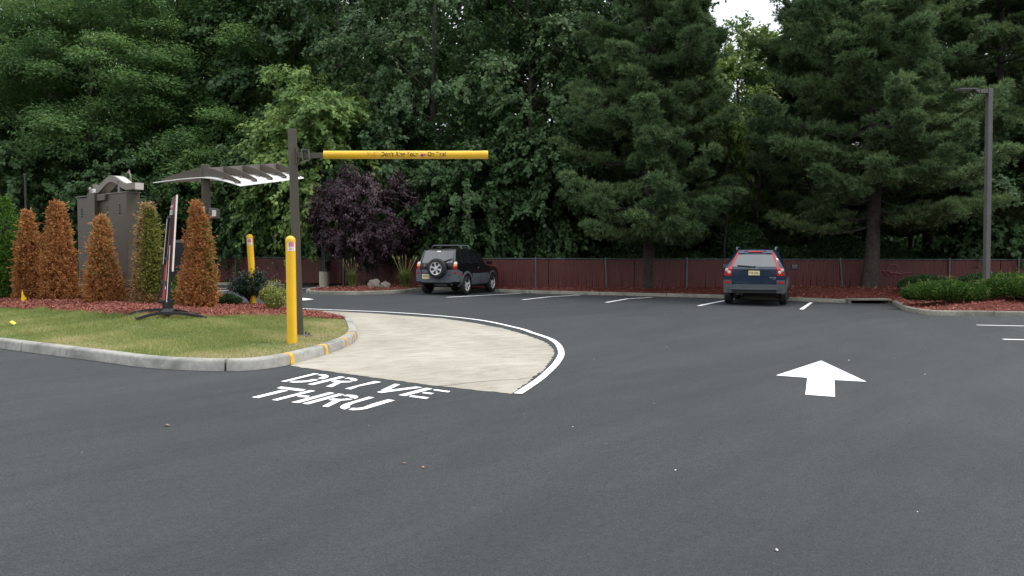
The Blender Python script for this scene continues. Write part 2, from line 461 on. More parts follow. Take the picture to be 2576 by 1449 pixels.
def sweep(mb, path, prof, side=1.0):
    """profile (offset to the road side, height) swept along a ground path"""
    n = len(path); k = len(prof); vs = []
    for i, p in enumerate(path):
        d = path[min(i + 1, n - 1)] - path[max(i - 1, 0)]
        d = Vector((d.x, d.y, 0)).normalized(); nn = Vector((d.y, -d.x, 0)) * side
        z0 = float(g(p.x, p.y))
        for o, z in prof: vs.append(Vector((p.x, p.y, z0 + z)) + nn * o)
    fs = [(i * k + j, i * k + (j + 1) % k, (i + 1) * k + (j + 1) % k, (i + 1) * k + j) for i in range(n - 1) for j in range(k)]
    fs += [tuple(range(k))[::-1], tuple((n - 1) * k + j for j in range(k))]
    mb.add(vs, fs)

# ------------------------------------------------------------------ foliage kit
def unit(a): return a / (np.linalg.norm(a, axis=-1, keepdims=True) + 1e-9)

def leaf_mesh(name, P, A, N, L, W, T, fold=.12, mid=.42):
    P = P.reshape(-1, 3); A = unit(A.reshape(-1, 3)); N = N.reshape(-1, 3); n = len(P)
    L = np.broadcast_to(np.asarray(L, float).reshape(-1, 1), (n, 1)); W = np.broadcast_to(np.asarray(W, float).reshape(-1, 1), (n, 1))
    Sd = unit(np.cross(A, N)); N = np.cross(Sd, A)
    V = np.empty((n, 4, 3))
    V[:, 0] = P; V[:, 1] = P + A * L * mid + Sd * W * .5 + N * W * fold
    V[:, 2] = P + A * L; V[:, 3] = P + A * L * mid - Sd * W * .5 + N * W * fold
    me = bpy.data.meshes.new(name)
    me.vertices.add(4 * n); me.loops.add(4 * n); me.polygons.add(n)
    me.vertices.foreach_set('co', V.astype(np.float32).ravel())
    me.loops.foreach_set('vertex_index', np.arange(4 * n, dtype=np.int32))
    me.polygons.foreach_set('loop_start', np.arange(0, 4 * n, 4, dtype=np.int32))
    me.update(calc_edges=True)
    at = me.attributes.new('tint', 'FLOAT', 'POINT')
    at.data.foreach_set('value', np.repeat(np.clip(np.broadcast_to(np.asarray(T, float).ravel(), (n,)), 0, 1), 4).astype(np.float32))
    return me

def needle_mesh(name, P, A, L, W, T):
    """thin triangles"""
    P = P.reshape(-1, 3); A = unit(A.reshape(-1, 3)); n = len(P)
    Sd = unit(np.cross(A, RNG.normal(size=(n, 3))))
    V = np.empty((n, 3, 3)); L = np.asarray(L).reshape(-1, 1); W = np.asarray(W).reshape(-1, 1)
    V[:, 0] = P - Sd * W * .5; V[:, 1] = P + Sd * W * .5; V[:, 2] = P + A * L
    me = bpy.data.meshes.new(name)
    me.vertices.add(3 * n); me.loops.add(3 * n); me.polygons.add(n)
    me.vertices.foreach_set('co', V.astype(np.float32).ravel())
    me.loops.foreach_set('vertex_index', np.arange(3 * n, dtype=np.int32))
    me.polygons.foreach_set('loop_start', np.arange(0, 3 * n, 3, dtype=np.int32))
    me.update(calc_edges=True)
    at = me.attributes.new('tint', 'FLOAT', 'POINT')
    at.data.foreach_set('value', np.repeat(np.clip(np.asarray(T).ravel(), 0, 1), 3).astype(np.float32))
    return me

def rdir(*shape): return unit(RNG.normal(size=(*shape, 3)))
UP = np.array([0, 0, 1.0])

def crown_boughs(H, z0, R, nb, shape='oval'):
    d = rdir(nb); r = RNG.uniform(.25, 1, (nb, 1)) ** .55
    c = d * r
    zz = (c[:, 2] + 1) / 2
    prof = {'oval': 1.0, 'wide': 1.0, 'cone': 0}[shape]
    w = np.ones(nb) if shape != 'cone' else (1.15 - zz)
    return np.stack([c[:, 0] * R * w, c[:, 1] * R * w, z0 + zz * (H - z0)], 1)

def broad_crown(name, H, z0, R, nb=70, ns=14, nl=34, leaf=(.15, .115), br=(.55, 1.25), droop=.5, flat=.75, tone=0.0, spray=(.6, 1.3)):
    C = crown_boughs(H, z0, R, nb)
    cc = np.array([0, 0, (H + z0) / 2])
    out = unit((C - cc) * np.array([1, 1, .6]))
    B = RNG.uniform(*br, (nb, 1, 1))
    d = unit(rdir(nb, ns) + .55 * out[:, None] + .35 * UP)
    O = C[:, None] + d * B * RNG.uniform(.3, 1, (nb, ns, 1)) ** .5 * np.array([1, 1, flat])
    ax = unit(out[:, None] * .8 + d * .7 + rdir(nb, ns) * .4 + UP * .05)
    ln = RNG.uniform(*spray, (nb, ns, 1, 1))
    t = RNG.uniform(0, 1, (nb, ns, nl, 1))
    P = O[:, :, None] + ax[:, :, None] * ln * t - UP * (t ** 2) * ln * droop + RNG.normal(size=(nb, ns, nl, 3)) * .07
    A = ax[:, :, None] * .5 - UP * .7 + RNG.normal(size=P.shape) * .40
    N = UP * .45 + out[:, None, None] * .4 + d[:, :, None] * .65 + RNG.normal(size=P.shape) * .36
    T = .38 + tone + RNG.normal(size=(nb, 1, 1)) * .12 + RNG.normal(size=(nb, ns, 1)) * .09 + RNG.normal(size=(nb, ns, nl)) * .10
    sc = RNG.uniform(.7, 1.25, T.shape)
    return leaf_mesh(name, P, A, N, leaf[0] * sc.ravel(), leaf[1] * sc.ravel(), T), C

def locust_crown(name, H, z0, R, nb=80, ns=26, nl=34, tone=0.0):
    C = crown_boughs(H, z0, R, nb)
    cc = np.array([0, 0, (H + z0) / 2]); out = unit((C - cc) * np.array([1, 1, .35]))
    B = RNG.uniform(.8, 1.6, (nb, 1, 1))
    d = unit(rdir(nb, ns) * np.array([1, 1, .8]) + .45 * out[:, None] + .55 * UP)
    O = C[:, None] + d * B * RNG.uniform(.55, 1, (nb, ns, 1)) * np.array([1.15, 1.15, .62])
    dn = unit(d * np.array([1, 1, 1.5]))
    P = O[:, :, None] + RNG.normal(size=(nb, ns, nl, 3)) * np.array([.24, .24, .12])
    A = rdir(nb, ns, nl) * np.array([1, 1, .4]) + d[:, :, None] * .5 - UP * .35
    N = dn[:, :, None] * .9 + UP * .35 + RNG.normal(size=P.shape) * .30
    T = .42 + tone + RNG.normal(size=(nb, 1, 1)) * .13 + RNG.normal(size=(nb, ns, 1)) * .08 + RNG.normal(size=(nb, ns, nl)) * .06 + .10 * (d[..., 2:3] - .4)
    sc = RNG.uniform(.7, 1.3, T.size)
    return leaf_mesh(name, P, A, N, .165 * sc, .075 * sc, T, .05), C

def limbs(mb, H, C, r0, zfork, lean=(0, 0), nlimb=14):
    """tapered trunk with limbs running to the boughs"""
    top = Vector((lean[0], lean[1], H * .88)); k = 9
    path = [Vector((lean[0] * (i / k) ** 1.5 + random.uniform(-.06, .06) * (0 < i), lean[1] * (i / k) ** 1.5 + random.uniform(-.06, .06) * (0 < i), -.3 + (H * .88 + .3) * i / k)) for i in range(k + 1)]
    mb.tube(path, [r0 * 1.35] + [r0 * (1 - .9 * (i / k)) for i in range(1, k + 1)], 9)
    sel = np.argsort(RNG.random(len(C)))[:nlimb]
    for i in sel:
        c = Vector(C[i]); zb = max(zfork, min(c.z - 1.0 - .35 * Vector((c.x, c.y)).length, H * .8)); f = zb / (H * .88)
        b = Vector((lean[0] * f ** 1.5, lean[1] * f ** 1.5, zb)); m = b.lerp(c, .5) + Vector((0, 0, -.15 + random.uniform(-.2, .2)))
        rr = r0 * max(.22, .55 * (1 - f))
        mb.tube([b, m, c], [rr, rr * .6, rr * .2], 6)

def pine_tree(H, z0, R, seed, dens=1.0):
    """returns trunk/branch kit and needle mesh: whorled level boughs with tufts"""
    rg = np.random.default_rng(seed); mb = MB()
    k = 10
    mb.tube([Vector((.08 * sin(i), .06 * cos(i * 1.7), -.3 + (H + .1) * i / k)) for i in range(k + 1)],
            [.36] + [.27 * (1 - .93 * i / k) + .008 for i in range(1, k + 1)], 10)
    Pt, At, Tt = [], [], []
    z = z0
    while z < H - .3:
        f = (z - z0) / (H - z0)
        L0 = R * (1 - f) ** .75 * (.9 if f > .1 else .7 + 2 * f)
        for b in range(int(rg.integers(6, 9))):
            a = rg.uniform(0, 2 * pi); L = L0 * rg.uniform(.45, 1.15) + .4
            rise = rg.uniform(-.10, .10) + .34 * f; n = 7
            zz = z + rg.uniform(-.3, .3)
            pts = []
            for i in range(n):
                t = i / (n - 1)
                pts.append(Vector((cos(a + .15 * sin(3 * t)) * L * t, sin(a + .15 * sin(3 * t)) * L * t, zz + L * (rise * t - .10 * sin(pi * t) + .13 * t ** 3))))
            mb.tube(pts, [.05 * (1 - .85 * i / (n - 1)) * (L / R) ** .5 + .006 for i in range(n)], 5, False)
            bt = rg.uniform(-.22, .16)
            for q in range(int(5 + L * 4.2 * dens)):
                t = rg.uniform(.10, 1) ** .8; i = min(int(t * (n - 1)), n - 2); p = pts[i].lerp(pts[i + 1], t * (n - 1) - i)
                ang = a + rg.choice((-1, 1)) * rg.uniform(.3, 1.1) * (1.15 - t * .7); tl = rg.uniform(.2, 1.15) * (1.25 - t) * min(1.1, L / 2.2)
                tip = p + Vector((cos(ang) * tl, sin(ang) * tl, rg.uniform(-.05, .30) * tl + .05))
                mb.tube([p, tip], [.014, .006], 3, False)
                pr = rg.uniform(.24, .46); m = int(15 + 30 * pr); pt_ = bt + rg.normal() * .09
                dd = rg.normal(size=(m, 3)) * np.array([1, 1, .75]) + np.array([cos(ang) * .5, sin(ang) * .5, .5]); dd /= np.linalg.norm(dd, axis=1, keepdims=True)
                rr = pr * rg.uniform(.35, 1, (m, 1)) * np.array([1.15, 1.15, .62])
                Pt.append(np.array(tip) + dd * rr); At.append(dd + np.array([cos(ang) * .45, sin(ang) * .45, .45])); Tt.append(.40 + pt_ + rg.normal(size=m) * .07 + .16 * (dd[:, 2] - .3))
        z += rg.uniform(.55, .95)
    Pt = np.concatenate(Pt); At = unit(np.concatenate(At)); Tt = np.concatenate(Tt); n = len(Pt); kk = 12
    A = unit(At[:, None] * .9 + rg.normal(size=(n, kk, 3)) * .55)
    P = np.repeat(Pt[:, None], kk, 1) + rg.normal(size=(n, kk, 3)) * .02
    T = Tt[:, None] + rg.normal(size=(n, kk)) * .09
    me = needle_mesh('needles', P, A, rg.uniform(.12, .22, n * kk), rg.uniform(.024, .040, n * kk), T)
    return mb, me

def blob_foliage(name, fn, n, leaf, up=.4, tone=.4, spread=.5, tj=.14, hang=0.0, mid=.42, fold=.12):
    """small shrubs: leaves on a lumpy volume given by fn(n)->(points, outward)"""
    P, out = fn(n)
    A = out * .6 + UP * (up - hang) + RNG.normal(size=P.shape) * spread
    N = out * .7 + UP * .4 + RNG.normal(size=P.shape) * .5
    lump = np.sin(P[:, 0] * 7 + 1.3) * np.sin(P[:, 1] * 6 + .4) * np.sin(P[:, 2] * 7.7)
    T = tone + lump * .10 + RNG.normal(size=len(P)) * tj
    sc = RNG.uniform(.65, 1.3, len(P))
    return leaf_mesh(name, P, A, N, leaf[0] * sc, leaf[1] * sc, T, fold, mid)

def ellips(rx, ry, rz, lumps=10, amp=.22, inner=.5, flatbase=.15):
    """sampler: lumpy ellipsoid standing on the ground"""
    D = rdir(lumps); D[:, 2] = np.abs(D[:, 2])
    def fn(n):
        d = rdir(n); d[:, 2] = np.where(d[:, 2] < -.35, -d[:, 2], d[:, 2])
        b = np.maximum(0, d @ D.T - .72).max(1) / .28
        r = (1 - amp + amp * b * 1.6) * RNG.uniform(inner, 1, n) ** .5
        p = d * r[:, None] * np.array([rx, ry, rz])
        p[:, 2] += rz * .55; p[:, 2] = np.maximum(p[:, 2] * (1 / 1.5), .02)
        return p, d
    return fn
# ------------------------------------------------------------------ the setting
struct('ground', sheet('ground', [(-400, -300), (400, -300), (400, 500), (-400, 500)], -.32, lambda x, y: 0 * x, 100), M['ground'])
ASPH = struct('asphalt_lot', sheet('asphalt_lot', [(-46, -14), (46, -14), (46, 39.9), (-46, 39.9)], 0, g, .5), M['asphalt'],
              'dark freshly sealed asphalt parking lot')

def mark(name, poly, label=None, mat='paint', off=.005):
    o = link(name, sheet(name, poly, off, g, .6), M[mat], ASPH)
    if label: o['label'] = label
    return o

def stripe_poly(pts, w):
    L, R_ = [], []
    for i, p in enumerate(pts):
        d = (pts[min(i + 1, len(pts) - 1)] - pts[max(i - 1, 0)]); d.z = 0; d.normalize(); n = Vector((-d.y, d.x, 0))
        k = w * (1 + random.uniform(-.04, .04)) / 2
        L.append(p + n * k); R_.append(p - n * k)
    return L + R_[::-1]

# --- island kerb
kd = [(52, 883.6), (252.7, 910), (351.6, 923.4), (461, 931), (566, 933.5), (639, 931), (720, 919.5), (800.4, 898.7),
      (859, 878.6), (888, 863.9), (898.5, 851), (896, 837)]
k0 = G(52, 883.6); kdir = Vector((-.845, .535, 0))
front = [Vector((k0.x, k0.y, 0)) + kdir * (17 - 1.7 * i) for i in range(10)] + [G(u, v) for u, v in kd]
tip2 = [G(882, 813.5, .0), G(850, 805, .0), G(806, 797.5, .0), G(765, 791.5, 0), G(722, 785.5, 0), G(660, 778, 0), G(560, 772, 0), G(430, 768, 0), G(280, 764, 0), G(100, 759.5, 0)]
tip2 += [Vector((tip2[-1].x - 6, tip2[-1].y + 1.6, 0))]
kpath = smooth_path(front + tip2, .16)
for p in kpath: p.z = 0
ISL = [(p.x, p.y) for p in kpath]
def isl(x, y):
    P = np.stack([np.atleast_1d(np.asarray(x, float)).ravel(), np.atleast_1d(np.asarray(y, float)).ravel()], 1)
    d = seg_dist(P, ISL)
    z = .125 + .30 * sst(.1, 5.0, d) + g(P[:, 0], P[:, 1])
    return z if np.ndim(x) else float(z[0])

KPROF = [(0, -.1), (-.012, .115), (-.03, .143), (-.055, .15), (-.16, .152), (-.16, -.1)]
cum = [0.0]
for a, b in zip(kpath[:-1], kpath[1:]): cum.append(cum[-1] + (b - a).length)
def arc_at(p):
    i = min(range(len(kpath)), key=lambda j: (kpath[j] - Vector((p.x, p.y, 0))).length); return i
joints = [arc_at(G(52, 884)), arc_at(G(566, 933))]
j0 = joints[0]
cuts = [j0 - 38, joints[0], joints[1], arc_at(G(888, 864)), arc_at(G(806, 797.5)), arc_at(G(560, 772))]
mb = MB(); st = 0
for c in cuts + [len(kpath) - 1]:
    seg = [q.copy() for q in kpath[st:c + 1]]
    if st > 0: seg[0] = seg[0].lerp(seg[1], .09)
    if c < len(kpath) - 1: seg[-1] = seg[-1].lerp(seg[-2], .09)
    sweep(mb, seg, KPROF, 1); st = c
KERB = struct('kerb', mb.mesh('kerb', smooth=50), M['kerb'], 'pale concrete kerb round the planted island')
for u, v in ((730, 915), (819, 892), (868, 873.5), (893, 859)):
    i = arc_at(G(u, v)); k = .1
    q = kpath[i]; d = (kpath[i + 1] - q).normalized()
    seg = [q - d * k * .5, q, q + d * k * .5]
    mb = MB(); sweep(mb, seg, [(.003, .0), (-.009, .117), (-.028, .147), (-.055, .154), (-.13, .156), (-.13, .1), (-.03, .0)], 1)
    o = link('painted_tick', mb.mesh('painted_tick'), M['ypaint'], KERB); o['label'] = 'yellow painted tick across the kerb'

inner = []
for i, p in enumerate(kpath):
    d = (kpath[min(i + 1, len(kpath) - 1)] - kpath[max(i - 1, 0)]).normalized(); n = Vector((d.y, -d.x, 0))
    if i % 3 == 0 or i == len(kpath) - 1: inner.append(p - n * .15)
LAWN = struct('lawn', sheet('lawn', inner, 0, isl, .5), M['soil'])
bd = [(131, 781.5), (219, 788), (316, 795.8), (420, 800), (505, 799), (566, 798), (640, 798.5), (720, 799.5), (790, 800.5)]
bpath = [G(-160, 773, 0, isl), G(0, 775.5, 0, isl)] + [G(u, v, 0, isl) for u, v in bd]
bpath = [Vector((-22.5, 23.2, 0))] + bpath
bsm = smooth_path(bpath, .3)
for p in bsm:
    p.x += random.uniform(-.05, .05); p.y += random.uniform(-.07, .07)
back = [p for p in inner if p.y > bpath[-1].y - .3 and p.x < -2.7 and inner.index(p) > len(inner) * .45]
mpoly = bsm + back
MUL = struct('mulch_bed', sheet('mulch_bed', mpoly, .022, isl, .4), M['mulch'], 'red wood mulch under the brown shrubs')
LAWNPOLY = [(p.x, p.y) for p in inner]; MULPOLY = [(p.x, p.y) for p in mpoly]

# grass blades
def scatter(poly, n, excl=None):
    xs = [p[0] for p in poly]; ys = [p[1] for p in poly]
    P = np.stack([RNG.uniform(max(-14, min(xs)), max(xs), n), RNG.uniform(min(ys), max(ys), n)], 1)
    k = inside(P, poly)
    if excl is not None: k &= ~inside(P, excl)
    return P[k]
P2 = scatter(LAWNPOLY, 620000, MULPOLY)
P2 = P2[seg_dist(P2, ISL) > .17]
cl = np.sin(P2[:, 0] * 2.1 + .6) * np.sin(P2[:, 1] * 2.7 + 1.1) + .6 * np.sin(P2[:, 0] * 5.3) * np.sin(P2[:, 1] * 4.7 + 2)
dk = seg_dist(P2, ISL)
dry = np.exp(-((dk - .35) / .55) ** 2) * (.5 + .5 * np.sin(P2[:, 0] * 1.9 + 2.2)) + np.maximum(0, np.sin(P2[:, 0] * .9 + 1.) * np.sin(P2[:, 1] * 1.3)) * .35
dry = np.clip(dry + .12 * cl, 0, 1)
z = isl(P2[:, 0], P2[:, 1]); n = len(P2)
A = UP + RNG.normal(size=(n, 3)) * np.array([.55, .55, .12])
hgt = (.05 + .022 * cl - .015 * dry) * RNG.uniform(.5, 1.5, n)
nearm = np.exp(-seg_dist(P2, [(p.x, p.y) for p in bsm]) / .18)
hgt = np.clip(hgt * (1 + .9 * nearm), .015, .16)
T = .26 + .14 * cl + .52 * dry * (RNG.random(n) < .75) + RNG.normal(size=n) * .10 - .08 * nearm
o = struct('grass', needle_mesh('grass', np.stack([P2[:, 0], P2[:, 1], z - .004], 1), A, hgt, RNG.uniform(.008, .014, n), T), M['grass'],
           'short lawn grass with dry straw patches along the kerb', 'stuff')
# mulch chips
P2 = scatter(MULPOLY, 120000); n = len(P2)
z = isl(P2[:, 0], P2[:, 1]) + .022 + RNG.uniform(0, .03, n)
A = rdir(n) * np.array([1, 1, .28]); N = UP + RNG.normal(size=(n, 3)) * .45
o = struct('mulch_chips', leaf_mesh('mulch_chips', np.stack([P2[:, 0], P2[:, 1], z], 1), A, N, RNG.uniform(.025, .10, n), RNG.uniform(.010, .024, n), RNG.normal(size=n) * .17 + .40, .1, .5),
           M['chip'], 'loose red wood chips over the island bed', 'stuff')

# --- concrete pad of the drive lane and its white edge line
pd = [(730.8, 921), (932.2, 950), (1108, 972), (1285.7, 991.5), (1318, 968), (1340, 950), (1360.8, 937), (1383, 911), (1395, 890), (1388, 873), (1368, 859), (1326, 844),
      (1262, 825.5), (1190, 812.5), (1115, 801.2), (932, 788.2), (764, 779.5), (640, 771.5), (520, 765.5), (310, 759), (100, 754.5)]
pts = [G(u, v) for u, v in pd]
dense = []
for i in range(len(pts) - 1):
    a, b = pts[i], pts[i + 1]; k = max(1, int((b - a).length / .07)) if i < 12 else 6
    for j in range(k):
        q = a.lerp(b, j / k); w = .022 if 0 < j or i in (5, 6, 7, 8, 9) else 0
        dense.append(q + Vector((random.uniform(-w, w), random.uniform(-w, w), 0)))
dense.append(pts[-1])
i0, i1 = arc_at(G(730.8, 921)), arc_at(G(100, 759.5))
ker = [kpath[i] for i in range(i1, i0, -2)]
struct('drive_lane', sheet('drive_lane', dense + ker, .004, g, .6), M['pad'], 'pale worn concrete drive-thru lane beside the island')
wl = [(1303, 992), (1325, 977.4), (1357, 955.4), (1382, 933.4), (1402, 911.5), (1412, 889.5), (1403.5, 868), (1382.6, 853), (1340, 838.2), (1297, 824.8), (1188.6, 803.6), (1005.5, 787.7), (763.8, 777.0), (640, 769.3), (520, 763.4), (310, 757), (0, 751.5), (-200, 749)]
wp = [G(u, v) for u, v in wl]
mark('edge_line', stripe_poly(smooth_path(wp, .12), .102), 'long curved white line edging the concrete lane', off=.010)

# a joint crack across the front of the pad
cr = [G(1106, 972.5), G(1150, 968), G(1205, 962), G(1262, 958), G(1332, 952)]
cr = [p + Vector((random.uniform(-.02, .02), random.uniform(-.03, .03), 0)) for p in smooth_path(cr, .15)]
mark('pad_crack', stripe_poly(cr, .014), 'thin dark crack across the near end of the concrete lane', 'cracktar', .0085)
# --- arrow, lettering, parking stripes
mark('painted_arrow', [G(u, v) for u, v in [(2065.7, 907.8), (1952, 945), (2030.8, 951), (2026, 993.6), (2100.5, 999), (2099, 956.6), (2179.8, 961)]], 'big white arrow pointing away from the viewer')
LET = [
 [(438,175),(497,180),(910,80),(850,73)], [(540,185),(600,190),(700,188),(800,178),(880,162),(908,156),(855,147),(820,152),(740,165),(640,170),(585,168)],
 [(885,97),(920,86),(985,90),(1020,100),(1028,115),(1005,132),(955,148),(890,138),(935,122),(948,110),(930,103)],
 [(768,210),(835,220),(1232,122),(1165,113)], [(1212,140),(1265,128),(1340,134),(1378,148),(1375,163),(1350,172),(1280,158),(1300,150),(1285,145)],
 [(1055,178),(1110,160),(1180,168),(1270,170),(1325,178),(1280,186),(1180,190),(1070,246),(990,238),(1110,188)],
 [(1222,264),(1300,274),(1400,235),(1675,183),(1590,171),(1400,218)],
 [(1835,204),(1905,212),(1775,275),(1662,285)], [(1618,307),(1675,317),(2180,250),(2100,238),(1650,295)],
 [(1882,343),(1965,355),(2303,265),(2220,254)], [(2330,271),(2520,295),(2490,310),(2303,283)], [(2195,304),(2322,320),(2285,334),(2168,319)], [(2038,345),(2260,372),(2225,391),(2010,362)]]
LET2 = [
 [(440,238),(750,275),(690,297),(388,258)], [(80,370),(160,380),(532,288),(450,279)],
 [(325,402),(395,411),(865,291),(795,282)], [(665,345),(795,352),(765,373),(637,365)], [(565,432),(660,440),(1100,318),(1035,308)],
 [(697,447),(775,457),(1225,335),(1150,325)], [(1200,353),(1255,337),(1345,343),(1390,358),(1385,375),(1355,387),(1280,373),(1295,362)],
 [(1020,403),(1080,385),(1180,392),(1260,385),(1325,395),(1290,402),(1180,412),(1020,490),(945,482),(1085,410)],
 [(1515,363),(1590,372),(1350,440),(1295,465),(1280,483),(1295,490),(1225,520),(1185,510),(1165,495),(1175,475),(1220,452)],
 [(1840,408),(1755,395),(1560,450),(1450,492),(1380,503),(1320,500),(1268,523),(1330,530),(1420,525),(1500,510),(1600,480)]]
def join_meshes(name, meshes):
    bm = bmesh.new()
    for m in meshes: bm.from_mesh(m); bpy.data.meshes.remove(m)
    me = bpy.data.meshes.new(name); bm.to_mesh(me); bm.free(); return me
for L, lb in ((LET, 'white stencilled word DRIVE on the asphalt'), (LET2, 'white stencilled word THRU on the asphalt')):
    ms = [sheet('painted_word', [G((980 + x * .3261) / 1.5901, (1470 + y * .3261) / 1.5901) for x, y in pl], .005, g, .6) for pl in L]
    o = link('painted_word', join_meshes('painted_word', ms), M['paint'], ASPH); o['label'] = lb
for lst in ([(1125, 748), (1312, 738)], [(1314.6, 754.3), (1386, 746.6), (1459, 742.3)], [(1525, 761), (1578.7, 751.9), (1641, 748)],
            [(1757, 769.5), (1817, 757.5), (1850, 752)], [(2016, 778.5), (2041, 761)], [(2457, 818), (2680, 822.5)], [(2523, 854), (2700, 857.5)],
            [(735, 728.5), (827, 720)], [(540, 733), (600, 729.5)], [(540, 726.5), (585, 725)], [(300, 733), (350, 732.7)], [(300, 723.5), (352, 723)]):
    pp = []
    for a, b in zip(lst[:-1], lst[1:]):
        for j in range(6): pp.append(G(a[0] + (b[0] - a[0]) * j / 6, a[1] + (b[1] - a[1]) * j / 6))
    pp.append(G(*lst[-1]))
    mark('parking_stripe', stripe_poly(pp, .115))
mark('painted_arrowhead', [G(790, 753), G(764, 750), G(700, 752.5), G(764, 756)], 'white tip of a lane arrow behind the clearance post')

# --- planted bed along the fence
fk = [(-320, 717.5), (0, 717.5), (300, 717.5), (560, 717.5), (850, 716.0), (960, 716.5), (985, 718.5)]
far_k = [G(u, v) for u, v in fk]
cap = [G(u, v) for u, v in [(900, 722), (835, 727), (790, 731.5), (769, 736.5), (782, 740.3), (830, 741.5), (905, 741.8), (1000, 738.3), (1060, 731.6), (1140, 730.5), (1236, 734.2), (1351, 738.5),
                            (1450, 741.2), (1570, 743.8), (1700, 747.2), (1850, 751.5), (2000, 757.3), (2131, 762.5)]]
rk = [G(u, v) for u, v in [(2243, 765), (2262, 775.5), (2279.5, 783.5), (2318, 790.5), (2357, 793.8), (2483, 795), (2576, 796.5)]] + [Vector((20, 21.4, 0)), Vector((34, 20.2, 0))]
left_path = smooth_path(far_k, .4); cap_path = smooth_path(cap, .3); right_path = smooth_path(rk, .2)
mb = MB()
P6 = [(0, -.1), (-.008, .10), (-.03, .125), (-.15, .13), (-.15, -.1)]
def seg_sweep(path, every, jit):
    i = 0
    while i < len(path) - 1:
        k = min(len(path) - 1, i + max(2, int(every * random.uniform(.8, 1.2))))
        sg = [q.copy() for q in path[i:k + 1]]
        if k < len(path) - 1: sg[-1] = sg[-1].lerp(sg[-2], .06)
        dz = random.uniform(-jit, jit)
        sweep(mb, sg, [(o, z + (dz if z > 0 else 0)) for o, z in P6], 1); i = k
seg_sweep(left_path, 10, .008); seg_sweep(cap_path, 10, .010); seg_sweep(right_path, 22, .006)
struct('bed_kerb', mb.mesh('bed_kerb', smooth=50), M['oldkerb'], 'old chipped concrete kerb along the fence bed')
KL = left_path + cap_path + [G(2190, 764)] + right_path
KLINE = [(p.x, p.y) for p in KL]
def bed(x, y):
    P = np.stack([np.atleast_1d(np.asarray(x, float)).ravel(), np.atleast_1d(np.asarray(y, float)).ravel()], 1)
    d = seg_dist(P, KLINE); b = g(P[:, 0], P[:, 1]) + .105
    z = b + (np.maximum(b + .06, .27) - b) * sst(0, 3.2, d)
    return z if np.ndim(x) else float(z[0])
def offs(path, o):
    r = []
    for i, p in enumerate(path):
        d = path[min(i + 1, len(path) - 1)] - path[max(i - 1, 0)]; d.z = 0; d.normalize()
        r.append(p - Vector((d.y, -d.x, 0)) * o)
    return r
bedpoly = [p for p in offs(left_path, .1)] + [p for p in offs(cap_path[::2], .1)] + [G(2190, 764) + Vector((0, .35, 0))] + [p for p in offs(right_path[::2], .1)]
bedpoly += [Vector((34, 39.8, 0)), Vector((far_k[0].x, 39.8, 0))]
struct('fence_bed', sheet('fence_bed', bedpoly, 0, bed, .5), M['mulch2'], 'red mulch strip between the kerb and the fence')
BEDPOLY = [(p.x, p.y) for p in bedpoly]
struct('forest_floor', sheet('forest_floor', [(-130, 39.8), (130, 39.8), (130, 190), (-130, 190)], .27, lambda x, y: 0 * x, 20), M['forest'])
P2 = scatter(BEDPOLY, 90000)
P2 = P2[(seg_dist(P2, KLINE) < 4.0) & (P2[:, 1] < 33)]; n = len(P2)
z = bed(P2[:, 0], P2[:, 1]) + RNG.uniform(0, .03, n)
struct('mulch_scatter', leaf_mesh('mulch_scatter', np.stack([P2[:, 0], P2[:, 1], z], 1), rdir(n) * np.array([1, 1, .28]), UP + RNG.normal(size=(n, 3)) * .45,
       RNG.uniform(.05, .16, n), RNG.uniform(.015, .04, n), RNG.normal(size=n) * .16 + .34, .1, .5), M['chip'], 'loose red wood chips over the fence bed', 'stuff')

# --- storm drain inlet
a, b = G(2133, 763), G(2243, 764.5)
d = (b - a); d.z = 0; W = d.length; d.normalize(); nrm = Vector((-d.y, d.x, 0))
ang = math.atan2(d.y, d.x); c = (a + b) / 2
R3 = Matrix.Rotation(ang, 3, 'Z')
t = thing('storm_drain', 'concrete storm drain inlet with a long dark slot in the bed kerb', 'drain', c)
mb = MB()
mb.box(c + nrm * .28 + Vector((0, 0, .135)), (W, .56, .05), R3)
for s in (-1, 1): mb.box(c + d * s * (W / 2 - .06) + nrm * .27 + Vector((0, 0, .03)), (.12, .54, .155), R3)
mb.box(c + nrm * .5 + Vector((0, 0, .0)), (W - .25, .06, .215), R3)
part(t, 'frame', mb, M['oldkerb'], True, bevel=.008)
mb = MB(); mb.box(c + nrm * .455 + Vector((0, 0, .045)), (W - .26, .02, .11), R3)
part(t, 'slot', mb, M['hole'], True)

# --- chain link fence with red slats
FP = [(-33, 42.0), (-13.9, 37.0), (-7.4, 34.2), (1.0, 32.0), (7.16, 31.6), (13.2, 31.3), (17.6, 31.1), (31, 31.0)]
FT = [1.55, 1.43, 1.44, 1.40, 1.387, 1.38, 1.37, 1.36]
fcum = [0.0]
for p, q in zip(FP[:-1], FP[1:]): fcum.append(fcum[-1] + math.dist(p, q))
def fpt(s):
    return Vector((np.interp(s, fcum, [p[0] for p in FP]), np.interp(s, fcum, [p[1] for p in FP]), np.interp(s, fcum, FT)))
def fs_at(u):                                       # arc length on a sight line
    ss = np.linspace(0, fcum[-1], 4000); x = np.interp(ss, fcum, [p[0] for p in FP]); y = np.interp(ss, fcum, [p[1] for p in FP])
    return float(ss[np.argmin(np.abs(x / y - (u - CU) / FPX))])
t = thing('slatted_fence', 'long low chain-link fence filled with dark red slats, in front of the trees', 'fence', fpt(0) * 1.0)
t.location.z = .25
posts = sorted([fs_at(u) for u in (594, 865, 1010, 1180, 1348, 1523, 1727, 1915, 2112, 2386, 2560)])
posts = [posts[0] - 9, posts[0] - 6.1, posts[0] - 3.1] + posts + [posts[-1] + 3]
posts = [p for p in posts if 0.05 < p < fcum[-1] - .05]
lean = {8: .05, 11: .12}
